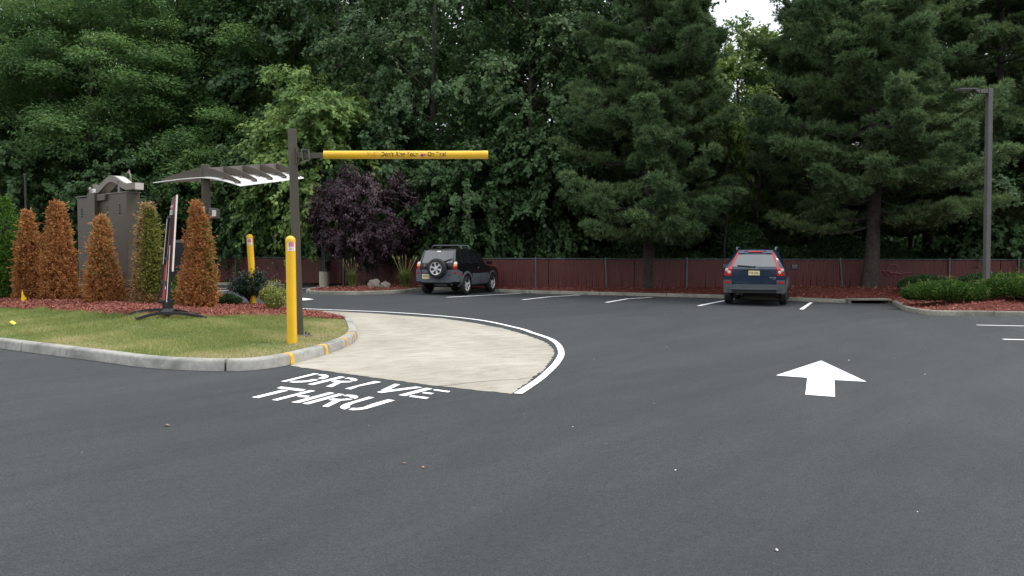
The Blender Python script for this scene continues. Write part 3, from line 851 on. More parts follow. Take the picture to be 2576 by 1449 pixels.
for i, s in enumerate(posts):
    p = fpt(s); zb = bed(p.x, p.y); mb = MB(); l = lean.get(i, .0)
    mb.tube([(p.x + l, p.y - .05, zb - .1), (p.x, p.y - .05, p.z + .03)], .032, 8)
    mb.lathe((p.x, p.y - .05, p.z + .03), [(.036, -.02), (.036, .01), (.02, .035), (.004, .042)], 8)
    part(t, 'post', mb, M['steel'], True)
mb = MB(); mb.tube([fpt(s) + Vector((0, 0, -.005)) for s in np.linspace(0, fcum[-1], 60)], .021, 6)
part(t, 'top_rail', mb, M['steel'], True)
bounds = [0.0] + posts + [fcum[-1]]
for bi in range(len(bounds) - 1):
    s0, s1 = bounds[bi], bounds[bi + 1]; V, F, TT = [], [], []
    s = s0 + .03; wav = random.uniform(0, 6)
    while s < s1 - .03:
        p = fpt(s); q = fpt(s + .05); d = (q - p); d.z = 0; d.normalize(); nn = Vector((d.y, -d.x, 0))
        zb = bed(p.x, p.y) + .0; zt = p.z - .035 - random.random() * .02
        j = random.gauss(0, .003); k = random.gauss(0, .002); w = .074
        o = len(V); base = p + nn * (k - .004)
        for zz, dx in ((zb, j), ((zb + zt) / 2, j * .3), (zt, -j * .4)):
            for xx, dd in ((0, .0), (w * .5, .008), (w, 0)):
                v = base + d * (xx + dx * 2.2) + nn * (dd + (.010 * sin(s * 2 + wav) if zz == zb else 0)); V.append((v.x, v.y, zz))
        for r in range(2):
            for cc in range(2): F.append((o + r * 3 + cc, o + r * 3 + cc + 1, o + r * 3 + cc + 4, o + r * 3 + cc + 3))
        TT += [min(1, max(0, .5 + random.gauss(0, .13)))] * 9
        s += .082 + (.03 if random.random() < .012 else 0)
    me = bpy.data.meshes.new('slat_panel'); lx = t.location
    me.from_pydata([(x - lx.x, y - lx.y, z - lx.z) for x, y, z in V], [], F)
    at = me.attributes.new('tint', 'FLOAT', 'POINT'); at.data.foreach_set('value', np.array(TT, np.float32))
    link('slat_panel', me, M['slat'], t)
# graffiti scrawl on the slats right of the big trunk
mb = MB(); s0 = fs_at(2185)
def onf(ds, z): 
    p = fpt(s0 + ds); return Vector((p.x, p.y - .042, z))
for path in ([(.0, 1.15), (.02, .85), (.05, .62)], [(-.35, .95), (.1, .88), (.6, .92), (1.2, .8), (1.7, .84)],
             [(.95 + .22 * cos(a), 1.0 + .17 * sin(a)) for a in np.linspace(0, 5.6, 14)], [(.1 + .24 * cos(a), .68 + .13 * sin(a)) for a in np.linspace(2, 7.4, 12)],
             [(.55, .95), (.75, .7), (.8, .9), (1.0, .66), (1.1, .88), (1.3, .7)]):
    mb.tube([onf(*q) for q in path], .018, 5)
part(t, 'graffiti', mb, M['graf'], True, label='faint pink spray scrawl on the slats')
# ------------------------------------------------------------------ street furniture
def rotz(a): return Matrix.Rotation(a, 3, 'Z')

# --- clearance bar post
base = G(753, 846, 0, isl); D0 = base.y
t = thing('clearance_bar', 'tall bronze post holding a yellow clearance tube over the drive lane', 'clearance bar', base)
top = AT(734.5, 325, D0)
ax = (top - base).normalized(); a0 = radians(27); w = .128
Rr = rotz(a0)
def pole_mb(b, tp, w, Rr, zdown=.15):
    mb = MB(); vs = []
    for q in (b - (tp - b).normalized() * zdown, tp):
        for x, y in ((-1, -1), (1, -1), (1, 1), (-1, 1)): vs.append(q + Rr @ Vector((x * w / 2, y * w / 2, 0)))
    mb.add(vs, [(0, 1, 2, 3), (4, 5, 6, 7), (0, 1, 5, 4), (1, 2, 6, 5), (2, 3, 7, 6), (3, 0, 4, 7)]); return mb
part(t, 'post', pole_mb(base, top, w, Rr), M['bronze'], True, bevel=.008)
mb = MB(); mb.box(base + Vector((0.02, 0, .012)), (.34, .34, .025), Rr); part(t, 'base_plate', mb, M['lamp'], True)
for x, y in ((.12, -.12), (.12, .12), (-.12, -.12), (-.12, .12)):
    mb = MB(); q = base + Rr @ Vector((x, y, 0)) + Vector((.02, 0, .02)); mb.lathe(q, [(.012, 0), (.012, .055)], 8); mb.lathe(q + Vector((0, 0, .012)), [(.024, 0), (.024, .022)], 6)
    part(t, 'anchor_bolt', mb, M['lamp'], True)
bz = AT(1000, 389.6, D0); bz.x = 0
xl, xr = AT(815, 389.8, D0).x, AT(1227, 389.4, D0).x; zb = bz.z
pj = base.lerp(top, (zb - base.z) / (top.z - base.z))
mb = MB(); mb.beam((pj.x + .05, D0, zb - .01), (pj.x + .2, D0 - .02, zb - .01), .07, .1); mb.beam((pj.x + .2, D0 - .005, zb - .02), (xl + .12, D0, zb), .06, .085)
mb.box((pj.x + .075, D0, zb - .02), (.02, .13, .30))
part(t, 'arm', mb, M['bronze'], True, bevel=.004)
mb = MB(); cx, cz = pj.x + .235, zb - .015                   # open hinge bracket
for dx, dz, sx, sz in ((-.055, 0, .018, .2), (.055, .02, .018, .18), (0, .095, .12, .018), (0, -.09, .12, .018)):
    mb.box((cx + dx, D0 - .05, cz + dz), (sx, .055, sz), Matrix.Rotation(radians(-8), 3, 'Y'))
part(t, 'hinge_bracket', mb, M['lamp'], True)
r = .069
mb = MB(); mb.lathe((xl, D0, zb), [(r - .006, .02), (r - .006, 0), (r, 0), (r, xr - xl - .1)], 28, 'X')
TUBE = part(t, 'tube', mb, M['yellow'], True, smooth=40)
mb = MB(); mb.lathe((xr - .11, D0, zb), [(r + .0035, 0), (r + .0035, .1), (r - .004, .115), (.0, .118)], 28, 'X')
part(t, 'end_cap', mb, M['yellow'], True, smooth=40)
def on_tube(vs, x0, dz=0.0, k=1.0):
    out = []
    for v in vs:
        a = (v[1] + dz) / r; out.append((x0 + v[0] * k, D0 - (r + .0018) * cos(a), zb + (r + .0018) * sin(a)))
    return out
def tube_text(s, u0, u1, size, mat, bold=.008):
    vs, fs = text_mb(s, size, bold, 'LEFT'); x0 = AT(u0, 389.6, D0).x; x1 = AT(u1, 389.6, D0).x
    mn = min(v.x for v in vs); mx = max(v.x for v in vs); k = (x1 - x0) / (mx - mn)
    vs = [Vector((v.x - mn, v.y, 0)) for v in vs]
    mb = MB(); mb.add(on_tube(vs, x0, .002, k), fs); part(t, 'lettering', mb, mat, True, up=None)
tube_text("9'-0\"", 925, 951, .11, M['fadedink'], .001)
tube_text("Don't Ring Your", 959.8, 1053, .116, M['ink'], .0025)
tube_text("On This!", 1076.8, 1122, .116, M['ink'], .0025)
x0 = AT(1058, 389.6, D0).x; kx = (AT(1072, 389.6, D0).x - x0)
bell = [(0, .95), (.25, 1.0), (.55, .62), (1.0, .5), (.95, .42), (.35, .02), (.08, .0), (.12, .45)]
mb = MB(); mb.add(on_tube([Vector((x, (y - .5) * .078, 0)) for x, y in bell], x0, 0, kx), [tuple(range(len(bell)))]); part(t, 'bell_print', mb, M['bellpink'], True)
bell2 = [(.12, .42), (.98, .44), (.35, .0), (.08, .0)]
mb = MB(); mb.add([(x, y - .0012, z) for x, y, z in on_tube([Vector((x, (y - .5) * .078, 0)) for x, y in bell2], x0, 0, kx)], [tuple(range(4))]); part(t, 'bell_print', mb, M['bellpurple'], True)

# --- yellow bollards with bell stickers
def bollard(b, tp, r, label, st_ang, st_z):
    t = thing('bollard', label, 'bollard', b, 0, 'yellow bollards at the drive lane')
    H = (tp - b).length; tilt = Vector((0, 0, 1)).rotation_difference((tp - b).normalized()).to_matrix()
    mb = MB(); mb.lathe((0, 0, 0), [(r, -.15), (r, H - r - .03)], 28, M3=tilt); part(t, 'sleeve', mb, M['yellow'], smooth=40)
    mb = MB(); mb.lathe((0, 0, 0), [(r + .003, H - r - .03)] + [((r + .003) * cos(a), H - r + (r) * sin(a)) for a in np.linspace(0, 1.52, 9)], 28, M3=tilt)
    part(t, 'dome_cap', mb, M['yellow'], smooth=60)
    def wrap(x, z, d): a = st_ang + x / r; return tilt @ Vector(((r + d) * sin(a), -(r + d) * cos(a), H - st_z + z))
    def patch(pts, d, mat, name='sticker', up=None):
        bm = bmesh.new(); bm.faces.new([bm.verts.new((x, z, 0)) for x, z in pts]).normal_update()
        bmesh.ops.triangulate(bm, faces=bm.faces[:], ngon_method='EAR_CLIP')
        xs = [p[0] for p in pts]; k = min(xs)
        while k < max(xs):
            k += .012; bmesh.ops.bisect_plane(bm, geom=bm.verts[:] + bm.edges[:] + bm.faces[:], plane_co=(k, 0, 0), plane_no=(1, 0, 0))
        mb = MB(); mb.add([wrap(v.co.x, v.co.y, d) for v in bm.verts], []); bm.verts.index_update()
        mb.f = [[v.index for v in f.verts] for f in bm.faces]; bm.free()
        o = part(t, name, mb, mat, up=up); return o
    hw = .058 * r / .077; k = r / .077
    stk = patch([(-hw, -.085 * k), (hw, -.085 * k), (hw, .035 * k)] + [(hw * cos(a), .035 * k + .05 * k * sin(a)) for a in np.linspace(.2, pi - .2, 9)] + [(-hw, .035 * k)], .0015, M['sticker'])
    arch = [(-.044, -.02)] + [(.044 * cos(a), .02 + .05 * sin(a)) for a in np.linspace(pi, 0, 11)] + [(.044, -.02)]
    patch([(x * k, z * k) for x, z in arch], .0026, M['purple'], 'emblem', stk)
    bl = [(-.026, -.022), (-.018, .012), (-.012, .05), (.004, .062), (.02, .052), (.026, .03), (.044, .01), (.04, -.004), (.01, -.016)]
    patch([(x * k, z * k) for x, z in bl], .0036, M['pink'], 'emblem', stk)
    for s, zz in (('TACO', -.042), ('BELL', -.066)):
        vs, fs = text_mb(s, .031 * k, .0006); wx = max(v.x for v in vs)
        mb = MB(); mb.add([wrap(v.x * .044 * k / wx, v.y + zz * k, .0026) for v in vs], fs); part(t, 'lettering', mb, M['purple'], up=stk)
    return t
b = G(735, 865, 0, isl); bollard(b, AT(730.5, 593, b.y), .077, 'yellow bollard close in front of the tall bronze post', .45, .155)
b = G(638.5, 765, .03, isl); bollard(b, AT(627.5, 589, b.y), .085, 'far yellow bollard rising behind the dark holly bush', .2, .2)

# --- menu board seen from behind
A0 = Vector((AT(195, 600, 21.7).x, 21.7, 0)); B0 = Vector((AT(321, 600, 19.8).x, 19.8, 0))
zt, zbm = 3.16, .735
dr = (B0 - A0); W = dr.length; dr.normalize(); bk = Vector((-dr.y, dr.x, 0)); ang = math.atan2(dr.y, dr.x); R3 = rotz(ang)
loc = (A0 + B0) / 2; loc.z = isl(loc.x, loc.y)
t = thing('menu_board', 'big brown menu board seen from behind, with an arched topper', 'menu board', loc)
def mp(s, d, z): return A0 + dr * s + bk * d + Vector((0, 0, z))
mb = MB(); mb.box(mp(W * .3, .17, (zt + zbm) / 2 - .01), (W * .6 - .01, .32, zt - zbm - .02), R3); part(t, 'cabinet', mb, M['bronze'], True, bevel=.012)
mb = MB(); mb.box(mp(W * .8, .17, (zt + zbm) / 2), (W * .4, .36, zt - zbm), R3); part(t, 'cabinet', mb, M['bronze'], True, bevel=.012)
mb = MB(); mb.box(mp(W * .39, -.05, (zt + zbm) / 2 + .04), (.44, .12, zt - zbm + .06), R3); part(t, 'spine_box', mb, M['bronze'], True, bevel=.01)
mb = MB(); mb.box(mp(W * .56, -.03, zt - .08), (.5, .09, .16), R3); part(t, 'cable_cover', mb, M['bronze'], True, bevel=.01)
mb = MB(); mb.box(mp(W * .5, .17, zt + .012), (W + .02, .40, .022), R3); part(t, 'top_trim', mb, M['bronze2'], True)
for s, z in ((.09, zt - .32), (.30, zt - .30), (.625, zt - .32), (.865, zt - .30), (.04, zbm + .34), (.91, zbm + .36)):
    mb = MB()
    for k in range(4): mb.box(mp(W * s, -.024 if s > .6 else -.004, z - k * .07), (.075, .03, .03), R3 @ Matrix.Rotation(.5, 3, 'X'))
    part(t, 'vent_louvre', mb, M['bronze2'], True)
mb = MB(); mb.box(mp(W * .40, -.04, zt + .12), (.13, .05, .11), R3); part(t, 'bracket_tab', mb, M['white'], True)
mb = MB(); mb.lathe(mp(W * .40, -.068, zt + .12), [(.018, 0), (.018, .006)], 8, 'Y'); part(t, 'bracket_hole', mb, M['hole'], True)
for s in (.87, .2):
    mb = MB(); q = mp(W * s, .18, 0); zz = isl(q.x, q.y); mb.box(q + Vector((0, 0, (zbm + zz) / 2)), (.2, .2, zbm - zz + .1), R3); part(t, 'support_post', mb, M['bronze'], True)
for s in (.315, .8):
    mb = MB(); mb.box(mp(W * s, .12, zt + .06), (.11, .1, .52 if s < .5 else .56), R3); part(t, 'topper_post', mb, M['bronze2'], True, bevel=.006)
# arched topper: swept slab, ends flat
def arch_z(q): return .13 + .27 * (0.5 + .5 * cos(2 * pi * (min(max(q, .14), .88) - .51) / .74)) 
for nm, d0, d1, dz, mat in (('topper_face', .07, .12, 0, 'bronze2'), ('topper_arch', .12, .34, .0, 'arch')):
    vs = []; K = 26
    for i in range(K + 1):
        q = i / K; s = .21 + q * .86; zc = zt + arch_z(q) + q * .03
        for d_, z_ in ((d0, -.085), (d1, -.085), (d1, .085), (d0, .085)): vs.append(mp(W * s, d_, zc + z_ * (1 if nm == 'topper_arch' else 1.0) + dz))
    mb = MB(); mb.add(vs, [(i * 4 + j, i * 4 + (j + 1) % 4, i * 4 + 4 + (j + 1) % 4, i * 4 + 4 + j) for i in range(K) for j in range(4)] + [(0, 1, 2, 3), (K * 4, K * 4 + 1, K * 4 + 2, K * 4 + 3)])
    part(t, nm, mb, M[mat], True, smooth=40)
mb = MB(); cq = mp(W * .70, .47, zt + .39)                    # bell-shaped ring behind the arch
ring = [cq + dr * (.14 * cos(a)) + Vector((0, 0, .22 * sin(a) * (1 if sin(a) > 0 else .85))) for a in np.linspace(0, 2 * pi, 28)]
mb.tube(ring, .022, 6, False); mb.lathe(cq + Vector((0.03, 0, .22)), [(.035, -.04), (.02, .05), (.005, .07)], 8); part(t, 'bell_ring', mb, M['bronze2'], True, smooth=40)
mb = MB(); mb.lathe(mp(W * .29, -.0, 0) + Vector((0, 0, zt + .22)), [(.03, 0), (.03, .01)], 4, 'Y'); part(t, 'label_tag', mb, M['sticker'], True)

# --- dark second board further back
q0 = Vector((AT(424, 600, 23.5).x, 23.5, 0)); q1 = Vector((AT(512, 600, 23.2).x, 23.2, 0))
dr = (q1 - q0); W2 = dr.length; dr.normalize(); R3 = rotz(math.atan2(dr.y, dr.x)); mid = (q0 + q1) / 2; zg = float(g(mid.x, mid.y))
t = thing('preview_board', 'black sign cabinet with a pale top strip, half hidden between brown shrubs', 'sign board', (mid.x, mid.y, zg))
tz = 1.55 + (641.5 - 603) * 23.3 / FPX
mb = MB(); mb.box(mid + Vector((0, .2, (tz - .1 + .75) / 2)), (W2, .3, tz - .1 - .75), R3); part(t, 'cabinet', mb, M['darkbox'], True, bevel=.01)
mb = MB(); mb.box(mid + Vector((0, .2, tz - .045)), (W2 + .03, .34, .09), R3); part(t, 'top_trim', mb, M['bronze2'], True)
for s in (-.2, .05):
    mb = MB()
    for k in range(6): mb.box(mid + dr * s + Vector((0, .05, 1.25 - k * .075)), (.13, .02, .018), R3)
    part(t, 'vent_louvre', mb, M['lamp'], True)
mb = MB(); mb.box(mid + Vector((0, .2, (zg + .75) / 2)), (.25, .2, .76 - zg), R3); part(t, 'support_post', mb, M['darkbox'], True)

# --- order canopy
N0 = Vector((AT(511, 423, 20.3).x, 20.3, 0)); pz = isl(N0.x, N0.y)
t = thing('order_canopy', 'brown canopy on one post, curved ribs over a white roof sheet', 'canopy', (N0.x + .06, 20.4, pz))
Fp = Vector((AT(695, 412, 21.3).x, 21.3, 0))
def cpt(k, side, f, z_up=0.0):
    """k along the spine 0..1, side -1 / 1, f from spine to tip; lower edge of the rib"""
    root = N0.lerp(Fp, k); zr = 3.60 + .22 * k
    rv = Vector((1.3, -.8, 0)) if side > 0 else Vector((-1.42, .62, 0))
    rv = rv.lerp(Vector((.9, -.85, 0)) if side > 0 else Vector((-1.1, .8, 0)), k)
    zt_ = (3.33 + .27 * k) if side > 0 else (3.53 + .2 * k)
    p = root + rv * f; p.z = zr + (zt_ - zr) * f ** 1.6 + z_up; return p
pbase = Vector((N0.x + .06, 20.42, pz)); ptop = Vector((AT(516, 414, 20.42).x, 20.42, AT(516, 414, 20.42).z))
part(t, 'post', pole_mb(pbase, ptop, .2, rotz(radians(30)), .2), M['bronze'], True, bevel=.01)
for k in (0, .27, .53, .77, 1.0):
    for side in (1, -1):
        vs = []; n = 14
        d = (cpt(k, side, 1) - cpt(k, side, 0)); d.z = 0; d.normalize(); nn = Vector((-d.y, d.x, 0)) * .012
        for i in range(n + 1):
            f = i / n * .96; lo = cpt(k, side, f, .008); hh = .19 * (1 - f ** 1.25) + .055
            vs += [lo + nn, lo - nn, lo + nn + Vector((0, 0, hh)), lo - nn + Vector((0, 0, hh))]
        fs = []
        for i in range(n):
            o = i * 4; fs += [(o, o + 1, o + 5, o + 4), (o + 2, o + 6, o + 7, o + 3), (o, o + 4, o + 6, o + 2), (o + 1, o + 3, o + 7, o + 5)]
        fs += [(0, 2, 3, 1), (n * 4, n * 4 + 1, n * 4 + 3, n * 4 + 2)]
        mb = MB(); mb.add(vs, fs); part(t, 'rib', mb, M['bronze'], True)
mb = MB()
for dz in (.03, .30): pass
vs = []
a = cpt(0, 1, 0) + Vector((.1, .05, 0)); b = cpt(1, 1, 0) + Vector((.12, .05, 0)); nn = Vector((-.03, .06, 0))
vs = [a, b, b + nn, a + nn, a + Vector((0, 0, .25)), b + Vector((0, 0, .27)), b + nn + Vector((0, 0, .27)), a + nn + Vector((0, 0, .25))]
mb.add(vs, [(0, 1, 2, 3), (4, 5, 6, 7), (0, 1, 5, 4), (1, 2, 6, 5), (2, 3, 7, 6), (3, 0, 4, 7)]); part(t, 'spine_beam', mb, M['bronze2'], True)
for side in (1, -1):
    vs = []; n = 12; m = 8
    for j in range(m + 1):
        k = -.06 + 1.1 * j / m
        for i in range(n + 1):
            p = cpt(k, side, i / n * 1.04); vs.append(p)
    fs = [(j * (n + 1) + i, j * (n + 1) + i + 1, (j + 1) * (n + 1) + i + 1, (j + 1) * (n + 1) + i) for j in range(m) for i in range(n)]
    top_n = len(vs); vs += [p - Vector((0, 0, .022)) for p in vs]
    fs += [tuple(q + top_n for q in f)[::-1] for f in fs]
    ring = [i for i in range(n + 1)] + [j * (n + 1) + n for j in range(1, m + 1)] + [m * (n + 1) + i for i in range(n - 1, -1, -1)] + [j * (n + 1) for j in range(m - 1, 0, -1)]
    fs += [(ring[q], ring[(q + 1) % len(ring)], ring[(q + 1) % len(ring)] + top_n, ring[q] + top_n) for q in range(len(ring))]
    mb = MB(); mb.add(vs, fs); part(t, 'roof_sheet', mb, M['white'], True, smooth=40)
for k in (0, .27, .53, .77, 1.0):
    for f in (.55, .9):
        mb = MB(); mb.box(cpt(k, 1, f, .03) + Vector((-.03, -.02, 0)), (.12, .07, .03), rotz(radians(-32))); part(t, 'clip', mb, M['bronze2'], True)
# speaker lamp box on the canopy post
bx = AT(538, 535, 20.1)
mb = MB(); Rb = rotz(radians(32)) @ Matrix.Rotation(radians(14), 3, 'X')
vs = []
for y, s in ((-.16, .82), (.2, .62)):
    for x, z in ((-1, -1), (1, -1), (1, 1), (-1, 1)): vs.append(bx + Rb @ Vector((x * .15 * s, y, z * .15 * s)))
mb.add(vs, [(0, 1, 2, 3), (4, 5, 6, 7), (0, 1, 5, 4), (1, 2, 6, 5), (2, 3, 7, 6), (3, 0, 4, 7)]); SP = part(t, 'speaker_box', mb, M['lamp'], True, bevel=.012)
mb = MB(); mb.box(bx + Rb @ Vector((-.03, -.175, .02)), (.10, .012, .16), Rb); part(t, 'speaker_label', mb, M['sticker'], True)
mb = MB(); mb.box(bx + Rb @ Vector((.125, -.02, -.06)), (.012, .17, .03), Rb); part(t, 'speaker_label', mb, M['sticker'], True)
mb = MB(); mb.beam(bx + Rb @ Vector((-.05, .1, 0)), Vector((pbase.x, 20.42, bx.z)), .05, .05); part(t, 'speaker_arm', mb, M['lamp'], True)
mb = MB(); pq = AT(512, 529, 20.27); mb.box(pq, (.06, .01, .2), rotz(radians(30))); part(t, 'notice_sheet', mb, M['sticker'], True)

# --- swinging poster sign, nearly edge-on
Yn, Yf = 15.35, 16.2
nb_, nt_ = AT(428, 757, Yn), AT(443.5, 490, Yn)
fb_, ft_ = AT(409.5, 735, Yf), AT(431, 500, Yf)
cen = G(420, 795, 0, isl)
t = thing('poster_sign', 'tall black and red poster sign turned almost edge-on, on a curved black spring base', 'sign', cen)
def pp(a, b):                                         # a: 0 far .. 1 near; b: 0 bottom .. 1 top
    return fb_.lerp(nb_, a).lerp(ft_.lerp(nt_, a), b)
nrm = (nb_ - fb_).cross(ft_ - fb_).normalized()
if nrm.x > 0: nrm = -nrm                              # printed face looks left
def pquad(a0, a1, b0, b1, d, th=.006):
    return [pp(a0, b0) + nrm * d, pp(a1, b0) + nrm * d, pp(a1, b1) + nrm * d, pp(a0, b1) + nrm * d], -nrm * th
mb = MB(); mb.prism([pp(0, .30), pp(.86, .30), pp(.98, .55), pp(1.0, .97), pp(.98, 1.0), pp(.05, .98), pp(.02, .9)], -nrm * .016); part(t, 'header_board', mb, M['poster'], True)
mb = MB(); pts, o = pquad(.84, 1.0, .30, .985, .004); mb.prism(pts, o); part(t, 'red_edge', mb, M['red'], True)
mb = MB(); mb.prism([pp(1.0, .28) , pp(1.015, .28), pp(1.015, 1.0), pp(1.0, 1.0)], -nrm * .03); part(t, 'white_edge', mb, M['white'], True)
mb = MB(); pts, o = pquad(.05, .66, .885, .925, .004); mb.prism(pts, o); RB = part(t, 'red_banner', mb, M['red'], True)
def sign_text(s, a0, a1, b, size, mat, name='lettering'):
    vs, fs = text_mb(s, 1.0, .02); mn = min(v.x for v in vs); mx = max(v.x for v in vs); mb = MB()
    mb.add([pp(a0 + (v.x - mn) / (mx - mn) * (a1 - a0), b + v.y * size) + nrm * .0085 for v in vs], fs); part(t, name, mb, mat, True)
sign_text('MONDAY', .1, .62, .905, .028, M['sticker']); sign_text('BOLD', .05, .6, .845, .075, M['sticker'])
def fr(a0, b0, a1, b1, w=.045, mat='black', nm='frame'):
    mb = MB(); A_, B_ = pp(a0, b0) + nrm * .02, pp(a1, b1) + nrm * .02; mb.beam(A_, B_, w, w, (0, 1, 0)); part(t, nm, mb, M[mat], True)
fr(0, -.06, 0, .80, .06); fr(.80, -.08, .80, .80, .07); fr(0, .80, .80, .80, .05); fr(0, .37, .80, .37, .05); fr(0, .12, .8, .12, .05)
for a0, b0, b1 in ((.02, .3, .78), (.86, -.02, .52)):
    mb = MB(); pts, o = pquad(a0 + .03, a0 + .075, b0, b1, .055); mb.prism(pts, o); part(t, 'edge_strip', mb, M['sticker'], True)
for a0, a1, b0, b1, m_ in ((.25, .72, .42, .74, 'orangeprint'), (.22, .62, .14, .35, 'orangeprint'), (.12, .72, -.07, .05, 'red'), (.05, .14, -.05, .3, 'red'), (.3, .7, .06, .11, 'sticker'), (.2, .72, .02, .118, 'poster')):
    mb = MB(); pts, o = pquad(a0, a1, b0, b1, .012 if m_ != 'poster' else .004); mb.prism(pts, o); part(t, 'poster_panel', mb, M[m_], True)
sc_ = pp(.45, -.1); gz = isl(cen.x, cen.y)
mb = MB(); bb = AT(419.5, 770, 15.75); mb.box(bb + Vector((0, 0, .10)), (.17, .32, .06)); mb.box(bb + Vector((0, 0, -.09)), (.17, .32, .07)); mb.box(bb + Vector((.02, 0, 0)), (.11, .26, .2)); part(t, 'spring_block', mb, M['black'], True, bevel=.006)
mb = MB(); mb.box(bb + Vector((.02, 0, -.18)), (.09, .12, .16)); part(t, 'neck', mb, M['black'], True)
def foot(p0, pk, p1):
    pts = [p0.lerp(pk, i / 8) if i < 8 else pk.lerp(p1, (i - 8) / 8) for i in range(17)]
    for i, p in enumerate(pts):
        f = i / 16; p.z = (1 - f) * p0.z + f * p1.z + (pk.z - .5 * (p0.z + p1.z)) * (sin(pi * f) ** .8)
    mb = MB(); vs = []
    for p in pts: vs += [p + Vector((0, -.035, 0)), p + Vector((0, .035, 0)), p + Vector((0, .035, .055)), p + Vector((0, -.035, .055))]
    n = len(pts); mb.add(vs, [(i * 4 + j, i * 4 + (j + 1) % 4, i * 4 + 4 + (j + 1) % 4, i * 4 + 4 + j) for i in range(n - 1) for j in range(4)] + [(0, 1, 2, 3), (n * 4 - 4, n * 4 - 3, n * 4 - 2, n * 4 - 1)])
    part(t, 'foot', mb, M['black'], True, smooth=40)
f1a, f1b = G(344, 808, .0, isl), G(520, 804, .0, isl); k1 = AT(417, 791, (f1a.y + f1b.y) / 2)
foot(f1a, k1, f1b)
f2a, f2b = G(319, 797.5, .0, isl), G(500, 795, .0, isl); k2 = AT(392, 782.5, (f2a.y + f2b.y) / 2)
foot(f2a, k2, f2b)
mb = MB(); mb.beam(f1a + Vector((.05, 0, .03)), f2a + Vector((.1, 0, .03)), .03, .05); mb.beam(k1 + Vector((.0, 0, .03)), k2 + Vector((.3, 0, .03)), .2, .05); part(t, 'cross_bar', mb, M['black'], True)

# --- lamp posts
pb = AT(2481, 720, 24.5); zb = bed(pb.x, pb.y)
t = thing('lamp_post', 'tall grey lamp post with a short left-hand arm, standing in the evergreen hedge', 'lamp post', (pb.x, pb.y, zb))
ct = AT(2481, 711.5, 24.5).z
mb = MB(); mb.box((pb.x, pb.y, (ct + zb) / 2 - .1), (.8, .8, ct - zb + .2)); part(t, 'footing', mb, M['lamp'], True, bevel=.02)
tp = AT(2489, 223, 24.5)
mb = pole_mb(Vector((pb.x, pb.y, ct)), tp, .15, rotz(.12), 0); part(t, 'pole', mb, M['lamp'], True, bevel=.008)
mb = MB(); mb.beam(tp + Vector((-.05, 0, -.085)), tp + Vector((-.34, -.04, -.09)), .125, .125); part(t, 'arm', mb, M['lamp'], True)
mb = MB(); e = tp + Vector((-.34, -.04, -.085))
mb.prism([e + Vector(q) for q in [(0, -.05, .05), (-.15, -.05, .065), (-.18, -.05, .01), (-.1, -.05, -.02), (-.03, -.05, -.07), (0, -.05, -.07)]], (0, .12, 0)); part(t, 'knuckle', mb, M['lamp'], True)
mb = MB(); mb.prism([e + Vector(q) for q in [(-.14, -.15, .07), (-.3, -.17, .07), (-.70, -.15, .07), (-.70, .15, .07), (-.3, .17, .07), (-.14, .15, .07)]], (0, 0, -.045)); part(t, 'lamp_head', mb, M['lamp'], True)
mb = MB(); mb.prism([e + Vector(q) for q in [(-.3, -.11, .023), (-.64, -.10, .023), (-.64, .10, .023), (-.3, .11, .023)]], (0, 0, -.012)); part(t, 'lens', mb, M['lens'], True)
pb = AT(815, 690, 34.0); zb = bed(pb.x, pb.y)
t = thing('lamp_post', 'dark lamp post on a round beige concrete footing, behind the purple tree', 'lamp post', (pb.x, pb.y, zb))
mb = MB(); ct = AT(815, 683, 34).z; mb.lathe((pb.x, pb.y, 0), [(.215, zb - .2), (.215, ct - .01), (.205, ct)], 24); part(t, 'footing', mb, M['cyl'], True, smooth=40)
mb = MB(); mb.box((pb.x, pb.y, ct + .05), (.36, .36, .1)); part(t, 'base_cover', mb, M['pole_dark'], True)
mb = MB(); mb.box((pb.x, pb.y, (ct + 6.2) / 2), (.16, .16, 6.2 - ct)); part(t, 'pole', mb, M['pole_dark'], True)
mb = MB(); mb.beam((pb.x, pb.y, 6.15), (pb.x - .5, pb.y, 6.2), .1, .1); mb.prism([(pb.x - .5, pb.y - .2, 6.2), (pb.x - 1.2, pb.y - .2, 6.2), (pb.x - 1.2, pb.y + .2, 6.2), (pb.x - .5, pb.y + .2, 6.2)], (0, 0, .09)); part(t, 'lamp_head', mb, M['pole_dark'], True)
pb = AT(70, 700, 33.0); zb = bed(pb.x, pb.y)
t = thing('lamp_post', 'thin dark pole rising behind the brown shrubs at the far left', 'lamp post', (pb.x, pb.y, zb))
mb = MB(); mb.box((pb.x, pb.y, 2.5), (.07, .07, 5.0)); part(t, 'pole', mb, M['pole_dark'], True)
mb = MB(); mb.box((pb.x, pb.y, 5.015), (.09, .09, .03)); part(t, 'cap', mb, M['lamp'], True)

# --- small things
fb = AT(57, 748, 18.6); fb.z = isl(fb.x, fb.y) + .04
t = thing('marker_flag', 'small yellow marker flag standing in the mulch by the brown shrubs', 'flag', fb)
mb = MB(); mb.tube([(0, 0, -.05), (0, 0, .30)], .004, 5); part(t, 'wire', mb, M['steel'])
mb = MB(); mb.add([(0, 0, .30), (.03, -.02, .18), (.08, .03, .07), (.0, -.01, .0), (-.055, .02, .05), (-.02, -.015, .19)], [(0, 1, 5), (1, 2, 3), (1, 3, 4), (1, 4, 5)]); part(t, 'pennant', mb, M['flag'])
q = G(28, 819, .02, isl)
mb = MB(); mb.add([(-.08, -.02, .03), (0, -.04, .07), (.07, -.02, .02), (.075, .04, .05), (.01, .02, .10), (-.07, .03, .04)], [(0, 1, 4, 5), (1, 2, 3, 4)])
tag(link('plastic_scrap', mb.mesh('plastic_scrap'), M['flag'], None, q), 'torn yellow plastic scrap lying on the grass at left', 'litter')
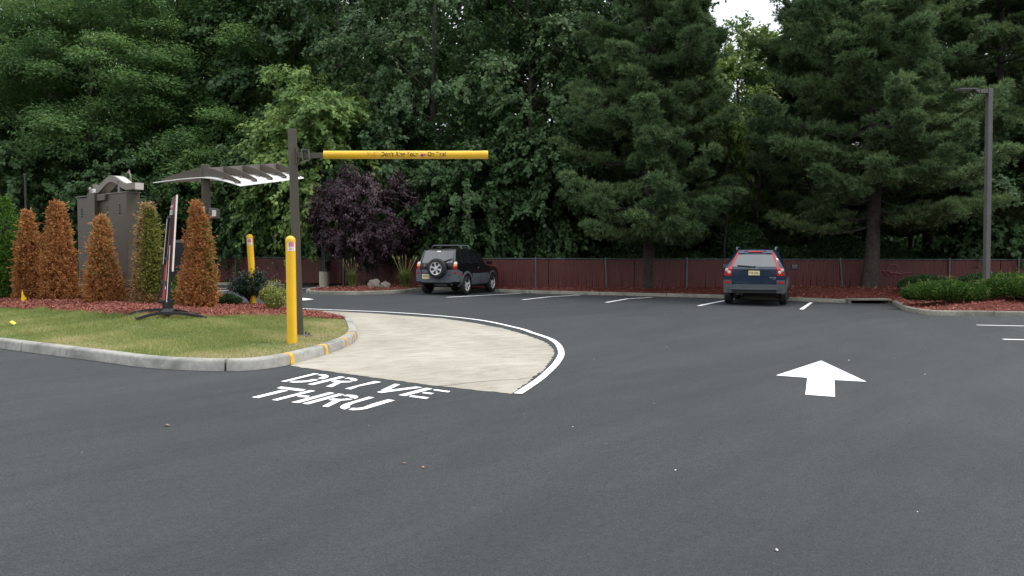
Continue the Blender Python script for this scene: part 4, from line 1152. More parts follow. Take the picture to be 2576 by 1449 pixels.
def leaf_scrap(u, v, size, mat, label, name, cat='leaf'):
    q = G(u, v, .006); mb = MB(); n = 7; vs = [(0, 0, size * .25)]
    for i in range(n):
        a = 2 * pi * i / n; rr = size * random.uniform(.35, .65); vs.append((rr * cos(a), rr * sin(a), random.uniform(0, size * .35)))
    mb.add(vs, [(0, 1 + i, 1 + (i + 1) % n) for i in range(n)])
    tag(link(name, mb.mesh(name), M[mat], None, q), label, cat)
leaf_scrap(420, 1071, .05, 'leafdead', 'curled grey-brown leaf on the asphalt below the island', 'fallen_leaf')
leaf_scrap(1017, 1165, .024, 'rust', 'left one of two rusty crumbs on the open asphalt', 'fallen_leaf')
leaf_scrap(1064, 1176, .026, 'rust', 'right one of two rusty crumbs on the open asphalt', 'fallen_leaf')
leaf_scrap(1954, 1384, .018, 'bit', 'pale scrap lying near the bottom edge below the arrow', 'paper_scrap', 'litter')
leaf_scrap(2136, 907, .028, 'bit', 'pale scrap just beyond the right barb of the arrow', 'paper_scrap', 'litter')
leaf_scrap(1699, 1183, .016, 'bit', 'pale scrap on open asphalt left of and below the arrow', 'paper_scrap', 'litter')
leaf_scrap(2327, 942, .02, 'bit', 'pale scrap on asphalt right of the arrow', 'paper_scrap', 'litter')
vs = []; n = 170
P_ = np.stack([RNG.uniform(-9, 16, n), RNG.uniform(4, 28, n)], 1); P_ = P_[~inside(P_, ISL + [(-24, 27)])]; n = len(P_)
zz = g(P_[:, 0], P_[:, 1]) + .006
A = rdir(n) * np.array([1, 1, .1]); o = struct('grit', leaf_mesh('grit', np.stack([P_[:, 0], P_[:, 1], zz], 1), A, UP + RNG.normal(size=(n, 3)) * .3, RNG.uniform(.006, .022, n), RNG.uniform(.005, .013, n), RNG.random(n) * 2, .2, .5), M['vari'], 'tiny pale flecks strewn over the asphalt', 'stuff')
o.data.materials.clear(); o.data.materials.append(M['bit'])

# --- person behind the menu board (only the dark trouser leg shows under it)
pf = G(338, 763); pf.z = float(g(pf.x, pf.y))
def person():
    V = [((0, 0, .98), .13), ((0, 0, 1.2), .125), ((0, 0, 1.40), .14), ((0, 0, 1.52), .055), ((0, -.01, 1.60), .075), ((0, -.01, 1.70), .085)]
    E = [(0, 1), (1, 2), (2, 3), (3, 4), (4, 5)]
    def chain(pts, root):
        last = root
        for p in pts: V.append(p); E.append((last, len(V) - 1)); last = len(V) - 1
        return last
    for s in (-1, 1):
        chain([((s * .10, 0, .9), .105), ((s * .11, -.02, .5), .075), ((s * .11, .02, .12), .07), ((s * .11, -.0, .05), .05), ((s * .12, -.17, .035), .038)], 0)
        h = chain([((s * .19, 0, 1.42), .06), ((s * .24, .02, 1.14), .042), ((s * .22, -.14, .94), .032), ((s * .215, -.19, .89), .03)], 2)
        for k in range(4):
            chain([((s * (.225 - .012 * k), -.235 + .006 * k, .875 - .012 * k), .0095), ((s * (.215 - .012 * k), -.27 + .008 * abs(k - 1), .845 - .012 * k), .0085), ((s * (.205 - .012 * k), -.28 + .01 * abs(k - 1), .815 - .01 * k), .008)], h)
        chain([((s * .19, -.2, .895), .0105), ((s * .175, -.235, .87), .009)], h)
    me = bpy.data.meshes.new('body'); me.from_pydata([v[0] for v in V], E, [])
    o = bpy.data.objects.new('tmp', me); COL.objects.link(o)
    o.modifiers.new('s', 'SKIN'); o.modifiers.new('u', 'SUBSURF').levels = 2
    o.modifiers['u'].render_levels = 2
    for sv, v in zip(me.skin_vertices[0].data, V): sv.radius = (v[1], v[1])
    me.skin_vertices[0].data[0].use_root = True
    bpy.context.view_layer.update()
    m2 = bpy.data.meshes.new_from_object(o.evaluated_get(bpy.context.evaluated_depsgraph_get()))
    bpy.data.objects.remove(o)
    return m2
me = person(); me.name = 'person'
me.materials.clear()
for k in ('skin', 'trousers', 'shirt', 'hair'): me.materials.append(M[k])
for p in me.polygons:
    c = p.center; arm = abs(c.x) > .165 and c.z < 1.1 and c.z > .78
    p.material_index = 0 if (c.z > 1.5 or arm) else (2 if c.z > 1.0 else 1)
    if c.z > 1.70 or (c.z > 1.58 and c.y > .02): p.material_index = 3
    p.use_smooth = True
PER = link('person', me, None, None, pf); PER.rotation_euler = (0, 0, radians(-70))
tag(PER, 'person in black trousers standing behind the brown menu board', 'person')
for s in (-1, 1):
    mb = MB(); mb.lathe((s * .033, -.092, 1.645), [(.011, 0), (.008, .006)], 8, 'Y'); o = link('eye', mb.mesh('eye'), M['ink'], PER)
mb = MB(); mb.add([(0, -.09, 1.65), (.014, -.09, 1.60), (-.014, -.09, 1.60), (0, -.118, 1.607)], [(0, 1, 3), (0, 3, 2), (1, 2, 3), (0, 2, 1)]); link('nose', mb.mesh('nose'), M['skin'], PER)
mb = MB(); mb.box((0, -.084, 1.575), (.045, .012, .008)); link('mouth', mb.mesh('mouth'), M['pink'], PER)
for s in (-1, 1):
    mb = MB(); mb.lathe((s * .09, 0, 1.64), [(.02, -.008), (.028, 0), (.02, .008)], 8, 'X'); link('ear', mb.mesh('ear'), M['skin'], PER)

# --- boulders
for u, v, w, h, lb in ((941, 722.5, .50, .36, 'larger grey boulder on the red mulch between two grass tufts'), (969, 724, .42, .25, 'smaller flat boulder on the red mulch beside the larger one')):
    q = G(u, v, 0, bed); bm = bmesh.new(); bmesh.ops.create_icosphere(bm, subdivisions=3, radius=1)
    ph = random.uniform(0, 9)
    for x in bm.verts:
        n_ = x.co.normalized(); k = 1 + .13 * sin(4 * n_.x + ph) * cos(3.1 * n_.y + ph) + .09 * sin(7 * n_.z + 5 * n_.x + ph)
        x.co = Vector((n_.x * w * .5 * k, n_.y * w * .4 * k, max(-.12, n_.z * h * .75 * k) + .06))
    me = bpy.data.meshes.new('boulder'); bm.to_mesh(me); bm.free(); me.shade_smooth(); me.set_sharp_from_angle(angle=radians(35))
    tag(link('boulder', me, M['boulder'], None, q), lb, 'boulder')
# ------------------------------------------------------------------ cars
class Car:
    """lofted body; local axes: x right, y forward from the tail, z up"""
    def __init__(s, st, bulge):
        s.st = st; s.bulge = bulge; s.P = []
        for y, w, zb, zs, zr, wt, rake in st:
            pts = [(0, zb), (.84 * w, zb), (.955 * w, zb + .09), (w, zb + .42 * (zs - zb)), (.99 * w, zs - .10), (.955 * w, zs),
                   (wt + (.955 * w - wt) * .16, zr - .16 * (zr - zs) - .02), (wt - .03, zr - .045), (wt - .16, zr - .008), (0, zr)]
            s.P.append([Vector((x, y + rake * max(0, (z - zs) / max(.02, zr - zs)), z)) for x, z in pts])
        s.J = len(pts)
    def mesh(s):
        J = s.J; P = s.P; mb = MB(); C = 9
        ring = lambda i: P[i][:] + [Vector((-p.x, p.y, p.z)) for p in P[i][J - 2:0:-1]]
        n = 2 * J - 2
        rings = [ring(i) for i in range(len(P))]
        vs = [p for r in rings for p in r]
        fs = [(i * n + j, i * n + (j + 1) % n, (i + 1) * n + (j + 1) % n, (i + 1) * n + j) for i in range(len(P) - 1) for j in range(n)]
        for i, sg in ((0, -1), (len(P) - 1, 1)):
            rows = []
            for j in range(1, J - 1):
                row = [i * n + (n - j)]
                for c in range(1, C):
                    f = -1 + 2 * c / C; p = P[i][j]
                    vs.append(Vector((p.x * f, p.y + sg * s.bulge * (1 - f * f), p.z))); row.append(len(vs) - 1)
                row.append(i * n + j); rows.append(row)
            for a, b in zip(rows[:-1], rows[1:]):
                for c in range(C): fs.append((a[c], a[c + 1], b[c + 1], b[c]))
            for c in range(C):
                fs.append((i * n, rows[0][c], rows[0][c + 1])); fs.append((i * n + J - 1, rows[-1][c], rows[-1][c + 1]))
        mb.add(vs, fs)
        return mb
    def rear_y(s, x, z):
        P = s.P[0]; zs = [p.z for p in P[1:]]; w = np.interp(z, zs, [p.x for p in P[1:]]); y = np.interp(z, zs, [p.y for p in P[1:]])
        w = max(w, .3); return y - s.bulge * (1 - min(1, abs(x) / w) ** 2)
    def side_x(s, y, z):
        ys, xs = [], []
        for P in s.P:
            zz = [p.z for p in P[1:-1]]; ys.append(np.interp(z, zz, [p.y for p in P[1:-1]])); xs.append(np.interp(z, zz, [p.x for p in P[1:-1]]))
        return float(np.interp(y, ys, xs))
    def on_rear(s, poly, proud=.006, th=.03, cell=.06):
        bm = bmesh.new(); fc = bm.faces.new([bm.verts.new((x, z, 0)) for x, z in poly]); fc.normal_update(); bmesh.ops.triangulate(bm, faces=[fc], ngon_method='EAR_CLIP')
        for ax in (0, 1):
            lo = min(p[ax] for p in poly); hi = max(p[ax] for p in poly); k = lo + cell
            while k < hi:
                co = [0, 0, 0]; co[ax] = k; no = [0, 0, 0]; no[ax] = 1
                bmesh.ops.bisect_plane(bm, geom=bm.verts[:] + bm.edges[:] + bm.faces[:], plane_co=co, plane_no=no, dist=1e-5); k += cell
        bmesh.ops.remove_doubles(bm, verts=bm.verts, dist=1e-5)
        for v in bm.verts: x, z = v.co.x, v.co.y; v.co = Vector((x, s.rear_y(x, z) - proud, z))
        r = bmesh.ops.extrude_face_region(bm, geom=bm.faces[:])
        for v in [q for q in r['geom'] if isinstance(q, bmesh.types.BMVert)]: v.co.y += th
        bm.verts.index_update(); mb = MB(); mb.add([v.co.copy() for v in bm.verts], [[v.index for v in f.verts] for f in bm.faces]); bm.free(); return mb
    def on_side(s, poly, side, proud=.005, th=.025, cell=.09):
        bm = bmesh.new(); fc = bm.faces.new([bm.verts.new((y, z, 0)) for y, z in poly]); fc.normal_update(); bmesh.ops.triangulate(bm, faces=[fc], ngon_method='EAR_CLIP')
        for ax in (0, 1):
            lo = min(p[ax] for p in poly); hi = max(p[ax] for p in poly); k = lo + cell
            while k < hi:
                co = [0, 0, 0]; co[ax] = k; no = [0, 0, 0]; no[ax] = 1
                bmesh.ops.bisect_plane(bm, geom=bm.verts[:] + bm.edges[:] + bm.faces[:], plane_co=co, plane_no=no, dist=1e-5); k += cell
        bmesh.ops.remove_doubles(bm, verts=bm.verts, dist=1e-5)
        for v in bm.verts: y, z = v.co.x, v.co.y; v.co = Vector((side * (s.side_x(y, z) + proud), y, z))
        r = bmesh.ops.extrude_face_region(bm, geom=bm.faces[:])
        for v in [q for q in r['geom'] if isinstance(q, bmesh.types.BMVert)]: v.co.x -= side * th
        bm.verts.index_update(); mb = MB(); mb.add([v.co.copy() for v in bm.verts], [[v.index for v in f.verts] for f in bm.faces]); bm.free(); return mb
    def rear_text(s, txt, x, z, h, w, proud=.012):
        vs, fs = text_mb(txt, 1.0, .01); mx = max(abs(v.x) for v in vs); my = max(abs(v.y) for v in vs)
        mb = MB(); mb.add([(x + v.x / mx * w / 2, s.rear_y(x + v.x / mx * w / 2, z) - proud, z + v.y / my * h / 2) for v in vs], fs); return mb

def cut_wheels(o, holes):
    for (y, z, r, x0, x1) in holes:
        mb = MB(); mb.lathe((x0, y, z), [(r, 0), (r, x1 - x0)], 28, 'X'); cu = link('cut', mb.mesh('cut'))
        md = o.modifiers.new('b', 'BOOLEAN'); md.object = cu; md.solver = 'EXACT'; md.operation = 'DIFFERENCE'
        bpy.context.view_layer.update()
        me = bpy.data.meshes.new_from_object(o.evaluated_get(bpy.context.evaluated_depsgraph_get()))
        o.modifiers.clear(); old = o.data; o.data = me; bpy.data.objects.remove(cu)
    o.data.shade_smooth(); o.data.set_sharp_from_angle(angle=radians(38))

def wheel(t, c, r, w, side, spokes, M3=None, name='wheel', holes=True):
    """tyre (the wheel mesh) with a rim child; axis along x (or turned by M3)"""
    R0 = M3 if M3 is not None else Matrix.Identity(3)
    prof = [(r * .66, -w / 2), (r * .90, -w / 2), (r * .97, -w * .42), (r, -w * .25), (r, w * .25), (r * .97, w * .42), (r * .90, w / 2), (r * .66, w / 2), (r * .62, w * .3), (r * .62, -w * .3)]
    mb = MB(); mb.lathe((0, 0, 0), prof + prof[:1], 32, 'X', None, False); mb.v = [tuple(R0 @ Vector(v) + Vector(c)) for v in mb.v]
    tyre = part(t, name, mb, M['rubber'], smooth=50)
    mb = MB(); q = side
    mb.lathe((0, 0, 0), [(r * .665, q * w * .47), (r * .60, q * w * .44), (r * .58, q * w * .30), (r * .665, q * w * .2)], 32, 'X', None, False)
    mb.lathe((0, 0, 0), [(r * .17, q * w * .22), (r * .17, q * w * .42), (r * .10, q * w * .45), (.001, q * w * .45)], 16, 'X')
    for k in range(spokes):
        a = 2 * pi * k / spokes + .3; d = Vector((0, cos(a), sin(a))); p = Vector((0, -sin(a), cos(a)))
        hw0, hw1 = r * .085, r * .15
        vs = []
        for rr, hw, xo in ((r * .12, hw0, .38), (r * .38, hw0 * .95, .36), (r * .61, hw1, .42)):
            for sg in (-1, 1):
                for xx in (xo, xo - .16): vs.append(d * rr + p * sg * hw + Vector((q * w * xx, 0, 0)))
        mb.add(vs, [(0, 2, 6, 4), (4, 6, 10, 8), (1, 5, 7, 3), (5, 9, 11, 7), (0, 4, 5, 1), (4, 8, 9, 5), (2, 3, 7, 6), (6, 7, 11, 10), (8, 10, 11, 9), (0, 1, 3, 2)])
    mb.v = [tuple(R0 @ Vector(v) + Vector(c)) for v in mb.v]
    part(t, 'rim', mb, M['alloy'], smooth=35, up=tyre)
    mb = MB(); mb.lathe((0, 0, 0), [(r * .6, q * w * .05), (r * .6, q * w * .12)], 24, 'X'); mb.v = [tuple(R0 @ Vector(v) + Vector(c)) for v in mb.v]
    part(t, 'brake_disc', mb, M['under'], up=tyre)
    return tyre

def mirror_poly(p): return [(-x, z) for x, z in p][::-1]

def arch(t, car, y, z, r0, r1, side, mat, a0=0, a1=pi):
    vs = []; n = 14
    for i in range(n + 1):
        a = a0 + (a1 - a0) * i / n
        for rr, pr in ((r0, .012), (r0, -.06), (r1, -.03), (r1, .006), ((r0 + r1) / 2, .022)):
            yy, zz = y + rr * cos(a), z + rr * sin(a); vs.append(Vector((side * (car.side_x(yy, zz) + pr), yy, zz)))
    k = 5
    mb = MB(); mb.add(vs, [(i * k + j, i * k + (j + 1) % k, (i + 1) * k + (j + 1) % k, (i + 1) * k + j) for i in range(n) for j in range(k)] + [tuple(range(k)), tuple(range(n * k, n * k + k))])
    part(t, 'wheel_arch', mb, mat, smooth=45)

# ------------ small black off-roader, three-quarter rear
def black_suv():
    p0, p1 = G(1073.5, 738.5), G(1172, 741.0)
    hd = radians(21.5); f = Vector((sin(hd), cos(hd), 0)); sc = 1.05
    ax = (p0 + p1) / 2; loc = ax - f * .74 * sc; loc.z = float(g(ax.x, ax.y)) + .005
    t = thing('parked_car', 'black and grey boxy off-roader carrying a spare wheel on its tail', 'car', loc, -hd, None, sc)
    C = Car([(.02, .79, .40, 1.03, 1.60, .60, .26), (.30, .835, .30, 1.03, 1.645, .625, .10), (1.1, .845, .26, 1.02, 1.655, .635, .02), (1.95, .845, .26, 1.0, 1.635, .63, -.02),
             (2.3, .845, .26, .995, 1.52, .62, .0), (2.78, .84, .26, .985, 1.06, .62, 0), (3.3, .83, .28, .95, .99, .6, 0), (3.75, .78, .36, .86, .90, .55, 0), (3.92, .70, .42, .74, .78, .48, 0)], .05)
    ry, fy, r = .74, 3.05, .345
    body = part(t, 'body', C.mesh(), M['blackcar'])
    cut_wheels(body, [(ry, r, r + .06, -1.1, -.56), (ry, r, r + .06, .56, 1.1), (fy, r, r + .06, -1.1, -.56), (fy, r, r + .06, .56, 1.1)])
    R_ = C.on_rear
    part(t, 'rear_window', R_([(-.60, 1.12), (.60, 1.12), (.555, 1.55), (-.555, 1.55)], .006), M['rearglass'], smooth=30)
    part(t, 'tailgate_panel', R_([(-.57, .53), (.60, .53), (.60, .885), (-.57, .885)], .012, .04), M['clad'], smooth=30)
    for s in (-1, 1):
        pl = [(.60 * s, .47), (.80 * s, .47), (.805 * s, .885), (.60 * s, .885)]
        part(t, 'bumper_corner', R_(pl, .03, .18), M['clad'], smooth=30)
        part(t, 'reflector', R_([(.67 * s, .74), (.76 * s, .74), (.76 * s, .80), (.67 * s, .80)], .045, .03), M['redlamp'])
        tl = [(.655 * s, .90), (.775 * s, .90), (.775 * s, 1.0), (.655 * s, 1.0)]
        h = part(t, 'tail_light', R_(tl, .02, .06), M['redlamp'])
        part(t, 'amber_lens', R_([(x, z + .102 - (.02 if z > .95 else 0)) for x, z in tl], .02, .06), M['orangelamp'], up=h)
        part(t, 'clear_lens', R_([(.655 * s, 1.085), (.775 * s, 1.085), (.755 * s, 1.155), (.66 * s, 1.165)], .02, .06), M['clearlamp'], up=h)
        part(t, 'lamp_surround', R_([(.635 * s, .89), (.795 * s, .89), (.79 * s, 1.14), (.70 * s, 1.19), (.635 * s, 1.19)], .008, .05), M['black'])
        part(t, 'pillar_trim', R_([(.62 * s, 1.20), (.675 * s, 1.20), (.615 * s, 1.56), (.568 * s, 1.56)], .010, .03), M['volclad'] if s < 0 else M['clad'])
    part(t, 'bumper_step', R_([(-.60, .44), (.60, .44), (.60, .53), (-.60, .53)], .035, .12), M['clad'], smooth=30)
    part(t, 'plate_recess', R_([(-.57, .78), (-.27, .78), (-.27, .86), (-.57, .86)], .03, .05), M['clad'])
    pl = part(t, 'number_plate', R_([(-.56, .565), (-.27, .565), (-.27, .715), (-.56, .715)], .022, .02), M['plate'])
    part(t, 'plate_frame', R_([(-.575, .55), (-.255, .55), (-.255, .73), (-.575, .73)], .018, .02), M['chrome'])
    part(t, 'plate_lettering', C.rear_text('YE·991L', -.415, .645, .075, .25, .0245), M['ink'], up=pl)
    part(t, 'badge_lettering', C.rear_text('RAV4 L', -.42, 1.09, .038, .20, .012), M['chrome'])
    mb = MB(); q = Vector((-.44, C.rear_y(-.44, 1.03) - .012, 1.03))
    for rx, rz_ in ((.04, .027), (.015, .025), (.028, .012)):
        mb.tube([q + Vector((rx * cos(a), 0, rz_ * sin(a))) for a in np.linspace(0, 2 * pi, 17)], .004, 4, False)
    part(t, 'emblem', mb, M['chrome'])
    y0 = C.rear_y(.1, .9) - .135
    mb = MB(); mb.lathe((.09, y0 + .02, .93), [(.10, 0), (.10, .14)], 12, 'Y'); part(t, 'spare_bracket', mb, M['under'])
    wheel(t, (.09, y0, .93), .345, .21, -1, 6, rotz(pi / 2), 'spare_wheel')
    mb = MB(); a = Vector((.30, C.rear_y(.3, 1.16) - .025, 1.17)); mb.beam(a, a + Vector((.26, .05, .10)), .02, .025); mb.beam(a + Vector((-.02, 0, -.01)), a + Vector((.05, 0, .02)), .04, .03); part(t, 'wiper', mb, M['black'])
    mb = MB(); mb.box((-.02, .1, 1.555), (.16, .02, .03)); part(t, 'brake_light', R_([(-.07, 1.505), (.07, 1.505), (.07, 1.54), (-.07, 1.54)], .012), M['sticker'])
    part(t, 'latch', R_([(.45, .66), (.58, .66), (.58, .73), (.45, .73)], .018, .02), M['volclad'])
    mb = MB(); mb.lathe((-.12, .14, .36), [(.075, 0), (.085, .02), (.085, .46), (.075, .48)], 14, 'X'); mb.tube([(.36, .14, .36), (.5, .12, .37), (.58, .02, .36)], .028, 8); mb.tube([(-.6, .16, .40), (-.12, .15, .38)], .02, 6); part(t, 'exhaust', mb, M['volclad'], smooth=40)
    mb = MB(); mb.box((0, 1.9, .34), (1.1, 2.9, .18)); mb.box((0, ry, .34), (1.3, .12, .12)); part(t, 'underbody', mb, M['under'])
    for s in (-1, 1):
        part(t, 'side_window', C.on_side([(.36, 1.10), (1.02, 1.10), (1.02, 1.54), (.46, 1.54)], s), M['glass'])
        part(t, 'side_window', C.on_side([(1.10, 1.09), (1.86, 1.09), (1.84, 1.535), (1.10, 1.54)], s), M['glass'])
        part(t, 'side_window', C.on_side([(1.94, 1.08), (2.62, 1.08), (2.22, 1.47), (1.92, 1.53)], s), M['glass'])
        part(t, 'window_post', C.on_side([(1.03, 1.08), (1.09, 1.08), (1.09, 1.55), (1.03, 1.55)], s, .004), M['black'])
        part(t, 'side_cladding', C.on_side([(ry + .43, .34), (fy - .43, .34), (fy - .43, .74), (ry + .43, .74)], s, .014, .04), M['clad'])
        part(t, 'door_seam', C.on_side([(1.88, .36), (1.895, .36), (1.895, 1.06), (1.88, 1.06)], s, .0165, .01), M['hole'])
        part(t, 'side_cladding', C.on_side([(.06, .47), (ry - .42, .47), (ry - .42, .80), (.06, .88)], s, .014, .04), M['clad'])
        part(t, 'reflector', C.on_side([(.16, .70), (.26, .70), (.26, .75), (.16, .75)], s, .02, .02), M['redlamp'])
        arch(t, C, ry, r, r + .055, r + .14, s, M['clad'], -.12, pi + .12); arch(t, C, fy, r, r + .055, r + .13, s, M['clad'], -.12, pi + .12)
        for y in (ry, fy): wheel(t, (s * .735, y, r), r, .215, s, 6 if y == ry else 6)
        mb = MB(); mb.box((s * .97, 2.42, 1.12), (.19, .09, .14)); mb.beam((s * .84, 2.42, 1.07), (s * .93, 2.42, 1.09), .05, .04); part(t, 'wing_mirror', mb, M['blackcar'], bevel=.02)
        part(t, 'door_handle', C.on_side([(1.72, .92), (1.86, .92), (1.86, .955), (1.72, .955)], s, .022, .03), M['chrome'])
    for y in (.78, 1.45):
        mb = MB(); zt = 1.66
        mb.tube([(-.60, y, zt - .06), (-.57, y, zt + .025), (-.50, y, zt + .07), (.50, y, zt + .07), (.57, y, zt + .025), (.60, y, zt - .06)], .03, 8); part(t, 'roof_bar', mb, M['volclad'], smooth=45)
    mb = MB(); mb.add([Vector((s_ * .60, 2.40 if z > 1.3 else 2.84, z)) for s_, z in ((-1, 1.04), (1, 1.04), (.94, 1.5), (-.94, 1.5))], [(0, 1, 2, 3)]); part(t, 'windscreen', mb, M['glass'])
    return t
black_suv()

# ------------ navy wagon seen square from behind
def navy_suv():
    q = G(1899, 767); hd = radians(20.8); f = Vector((sin(hd), cos(hd), 0)); sc = 1.045
    loc = q - f * .62; loc.z = float(g(q.x, q.y)) + .003
    t = thing('parked_car', 'navy blue estate-style off-roader with tall red tail lights, parked nose to the kerb', 'car', loc, -hd, None, sc)
    C = Car([(.03, .915, .44, 1.13, 1.70, .53, .50), (.42, .945, .34, 1.12, 1.74, .60, .18), (1.3, .95, .30, 1.09, 1.755, .63, .04), (2.4, .95, .30, 1.06, 1.745, .63, -.02), (2.95, .95, .30, 1.05, 1.62, .62, 0),
             (3.55, .945, .30, 1.04, 1.11, .62, 0), (4.1, .93, .32, .99, 1.04, .6, 0), (4.6, .86, .36, .90, .95, .55, 0), (4.79, .74, .42, .76, .80, .48, 0)], .07)
    ry, fy, r = 1.02, 3.88, .37
    body = part(t, 'body', C.mesh(), M['bluecar'])
    cut_wheels(body, [(ry, r, r + .06, -1.2, -.62), (ry, r, r + .06, .62, 1.2), (fy, r, r + .06, -1.2, -.62), (fy, r, r + .06, .62, 1.2)])
    R_ = C.on_rear
    part(t, 'rear_window', R_([(-.655, 1.205), (.655, 1.205), (.50, 1.60), (.42, 1.575), (-.42, 1.575), (-.50, 1.60)], .008), M['rearglass'], smooth=30)
    mb = MB(); y0 = C.rear_y(0, 1.66)
    mb.prism([(-.50, y0 - .04, 1.615), (.50, y0 - .04, 1.615), (.53, y0 + .12, 1.715), (-.53, y0 + .12, 1.715)], (0, .12, -.02)); part(t, 'spoiler', mb, M['bluecar'], bevel=.012)
    mb = MB(); mb.prism([(-.21, y0 - .012, 1.652), (.21, y0 - .012, 1.652), (.21, y0 + .02, 1.684), (-.21, y0 + .02, 1.684)], (0, -.025, .004)); part(t, 'brake_light', mb, M['redlamp'])
    outer = [(.665, .93), (.885, .93), (.88, 1.02), (.845, 1.13), (.72, 1.20), (.665, 1.32), (.59, 1.54), (.505, 1.705), (.475, 1.69), (.545, 1.50), (.655, 1.22)]
    for s in (-1, 1):
        pl = outer if s > 0 else mirror_poly(outer)
        L = part(t, 'tail_light', R_(pl, .02, .06, .05), M['redlamp'], smooth=30)
        for x, z in ((.815, 1.105), (.74, 1.035)):
            mb = MB(); yy = C.rear_y(s * x, z) - .034
            mb.lathe((s * x, yy, z), [(.001, 0), (.03, 0), (.047, .006), (.047, .03)], 16, 'Y'); part(t, 'round_lens', mb, M['clearlamp'], up=L)
            mb = MB(); mb.lathe((s * x, yy - .004, z), [(.001, 0), (.014, 0), (.014, .006)], 10, 'Y'); part(t, 'round_lens', mb, M['orangelamp'], up=L)
        part(t, 'reflector', R_([(.70 * s, .70), (.875 * s, .70), (.875 * s, .755), (.70 * s, .755)], .058, .03), M['redlamp'])
        part(t, 'bumper_corner', R_([(.655 * s, .40), (.895 * s, .40), (.905 * s, .80), (.655 * s, .80)], .045, .25), M['volclad'], smooth=30)
    part(t, 'bumper', R_([(-.66, .50), (.66, .50), (.66, .665), (-.66, .665)], .050, .2), M['volclad'], smooth=30)
    part(t, 'bumper_lip', R_([(-.80, .515), (.80, .515), (.72, .545), (-.72, .545)], .062, .06), M['clad'], smooth=30)
    part(t, 'lower_valance', R_([(-.84, .40), (.84, .40), (.80, .51), (-.80, .51)], .035, .12), M['under'], smooth=30)
    part(t, 'tailgate_seam', R_([(-.665, .91), (.665, .91), (.665, .92), (-.665, .92)], .004, .02), M['hole'])
    part(t, 'tailgate_ledge', R_([(-.46, 1.095), (.46, 1.095), (.46, 1.115), (-.46, 1.115)], .016, .03), M['black'])
    pl = part(t, 'number_plate', R_([(-.165, .945), (.165, .945), (.165, 1.085), (-.165, 1.085)], .018, .02), M['plate'])
    part(t, 'plate_lettering', C.rear_text('P16·GXL', 0, 1.012, .078, .275, .0205), M['ink'], up=pl)
    part(t, 'badge_lettering', C.rear_text('VOLVO', 0, 1.152, .036, .21, .012), M['chrome'])
    part(t, 'badge_lettering', C.rear_text('XC 90', .54, .875, .034, .19, .012), M['chrome'])
    part(t, 'badge_lettering', C.rear_text('AWD', .585, .832, .022, .085, .012), M['chrome'])
    mb = MB(); a = Vector((.02, C.rear_y(0, 1.2) - .03, 1.20)); b = Vector((-.50, C.rear_y(-.5, 1.235) - .02, 1.24)); mb.beam(a, b, .025, .03); mb.lathe(a + Vector((0, .02, 0)), [(.03, -.02), (.03, .02)], 10, 'Y'); part(t, 'wiper', mb, M['black'])
    for x in (-.50, -.38):
        mb = MB(); mb.lathe((x, .10, .38), [(.048, 0), (.055, .005), (.055, .3)], 14, 'Y'); part(t, 'exhaust', mb, M['lamp'], smooth=40)
    mb = MB(); mb.box((0, 2.4, .38), (1.2, 3.9, .2)); mb.box((0, ry, .38), (1.5, .14, .14)); mb.lathe((-.3, .5, .40), [(.12, -.3), (.12, .3)], 10, 'X'); part(t, 'underbody', mb, M['under'])
    for s in (-1, 1):
        part(t, 'side_window', C.on_side([(.66, 1.17), (1.42, 1.16), (1.42, 1.63), (.86, 1.62)], s), M['glass'])
        part(t, 'side_window', C.on_side([(1.49, 1.155), (2.32, 1.14), (2.32, 1.63), (1.49, 1.64)], s), M['glass'])
        part(t, 'side_window', C.on_side([(2.40, 1.14), (3.30, 1.12), (2.85, 1.55), (2.40, 1.62)], s), M['glass'])
        part(t, 'side_cladding', C.on_side([(ry + .45, .36), (fy - .45, .36), (fy - .45, .60), (ry + .45, .60)], s, .014, .04), M['volclad'])
        part(t, 'side_cladding', C.on_side([(.10, .44), (ry - .44, .42), (ry - .44, .74), (.10, .80)], s, .014, .04), M['volclad'])
        arch(t, C, ry, r, r + .055, r + .13, s, M['volclad'], -.1, pi + .1); arch(t, C, fy, r, r + .055, r + .13, s, M['volclad'], -.1, pi + .1)
        for y in (ry, fy): wheel(t, (s * .825, y, r), r, .235, s, 5)
        mb = MB(); mb.box((s * 1.12, 3.12, 1.155), (.23, .13, .17)); mb.beam((s * .93, 3.14, 1.09), (s * 1.06, 3.13, 1.11), .07, .06); mr = part(t, 'wing_mirror', mb, M['bluecar'], bevel=.03)
        mb = MB(); mb.box((s * 1.125, 3.048, 1.158), (.18, .012, .125)); part(t, 'mirror_glass', mb, M['rearglass'], bevel=.005, up=mr)
        mb = MB(); mb.tube([(s * .575, .75, 1.715), (s * .59, .85, 1.80), (s * .60, 1.6, 1.815), (s * .60, 2.3, 1.80), (s * .595, 2.45, 1.73)], .024, 8); part(t, 'roof_rail', mb, M['clad'], smooth=45)
        for yy in (1.22, 2.14): part(t, 'door_handle', C.on_side([(yy, .99), (yy + .16, .985), (yy + .16, 1.02), (yy, 1.025)], s, .025, .035), M['bluecar'])
    mb = MB(); mb.add([Vector((s_ * .60, 3.0 if z > 1.3 else 3.58, z)) for s_, z in ((-1, 1.10), (1, 1.10), (.94, 1.59), (-.94, 1.59))], [(0, 1, 2, 3)]); part(t, 'windscreen', mb, M['glass'])
    return t
navy_suv()
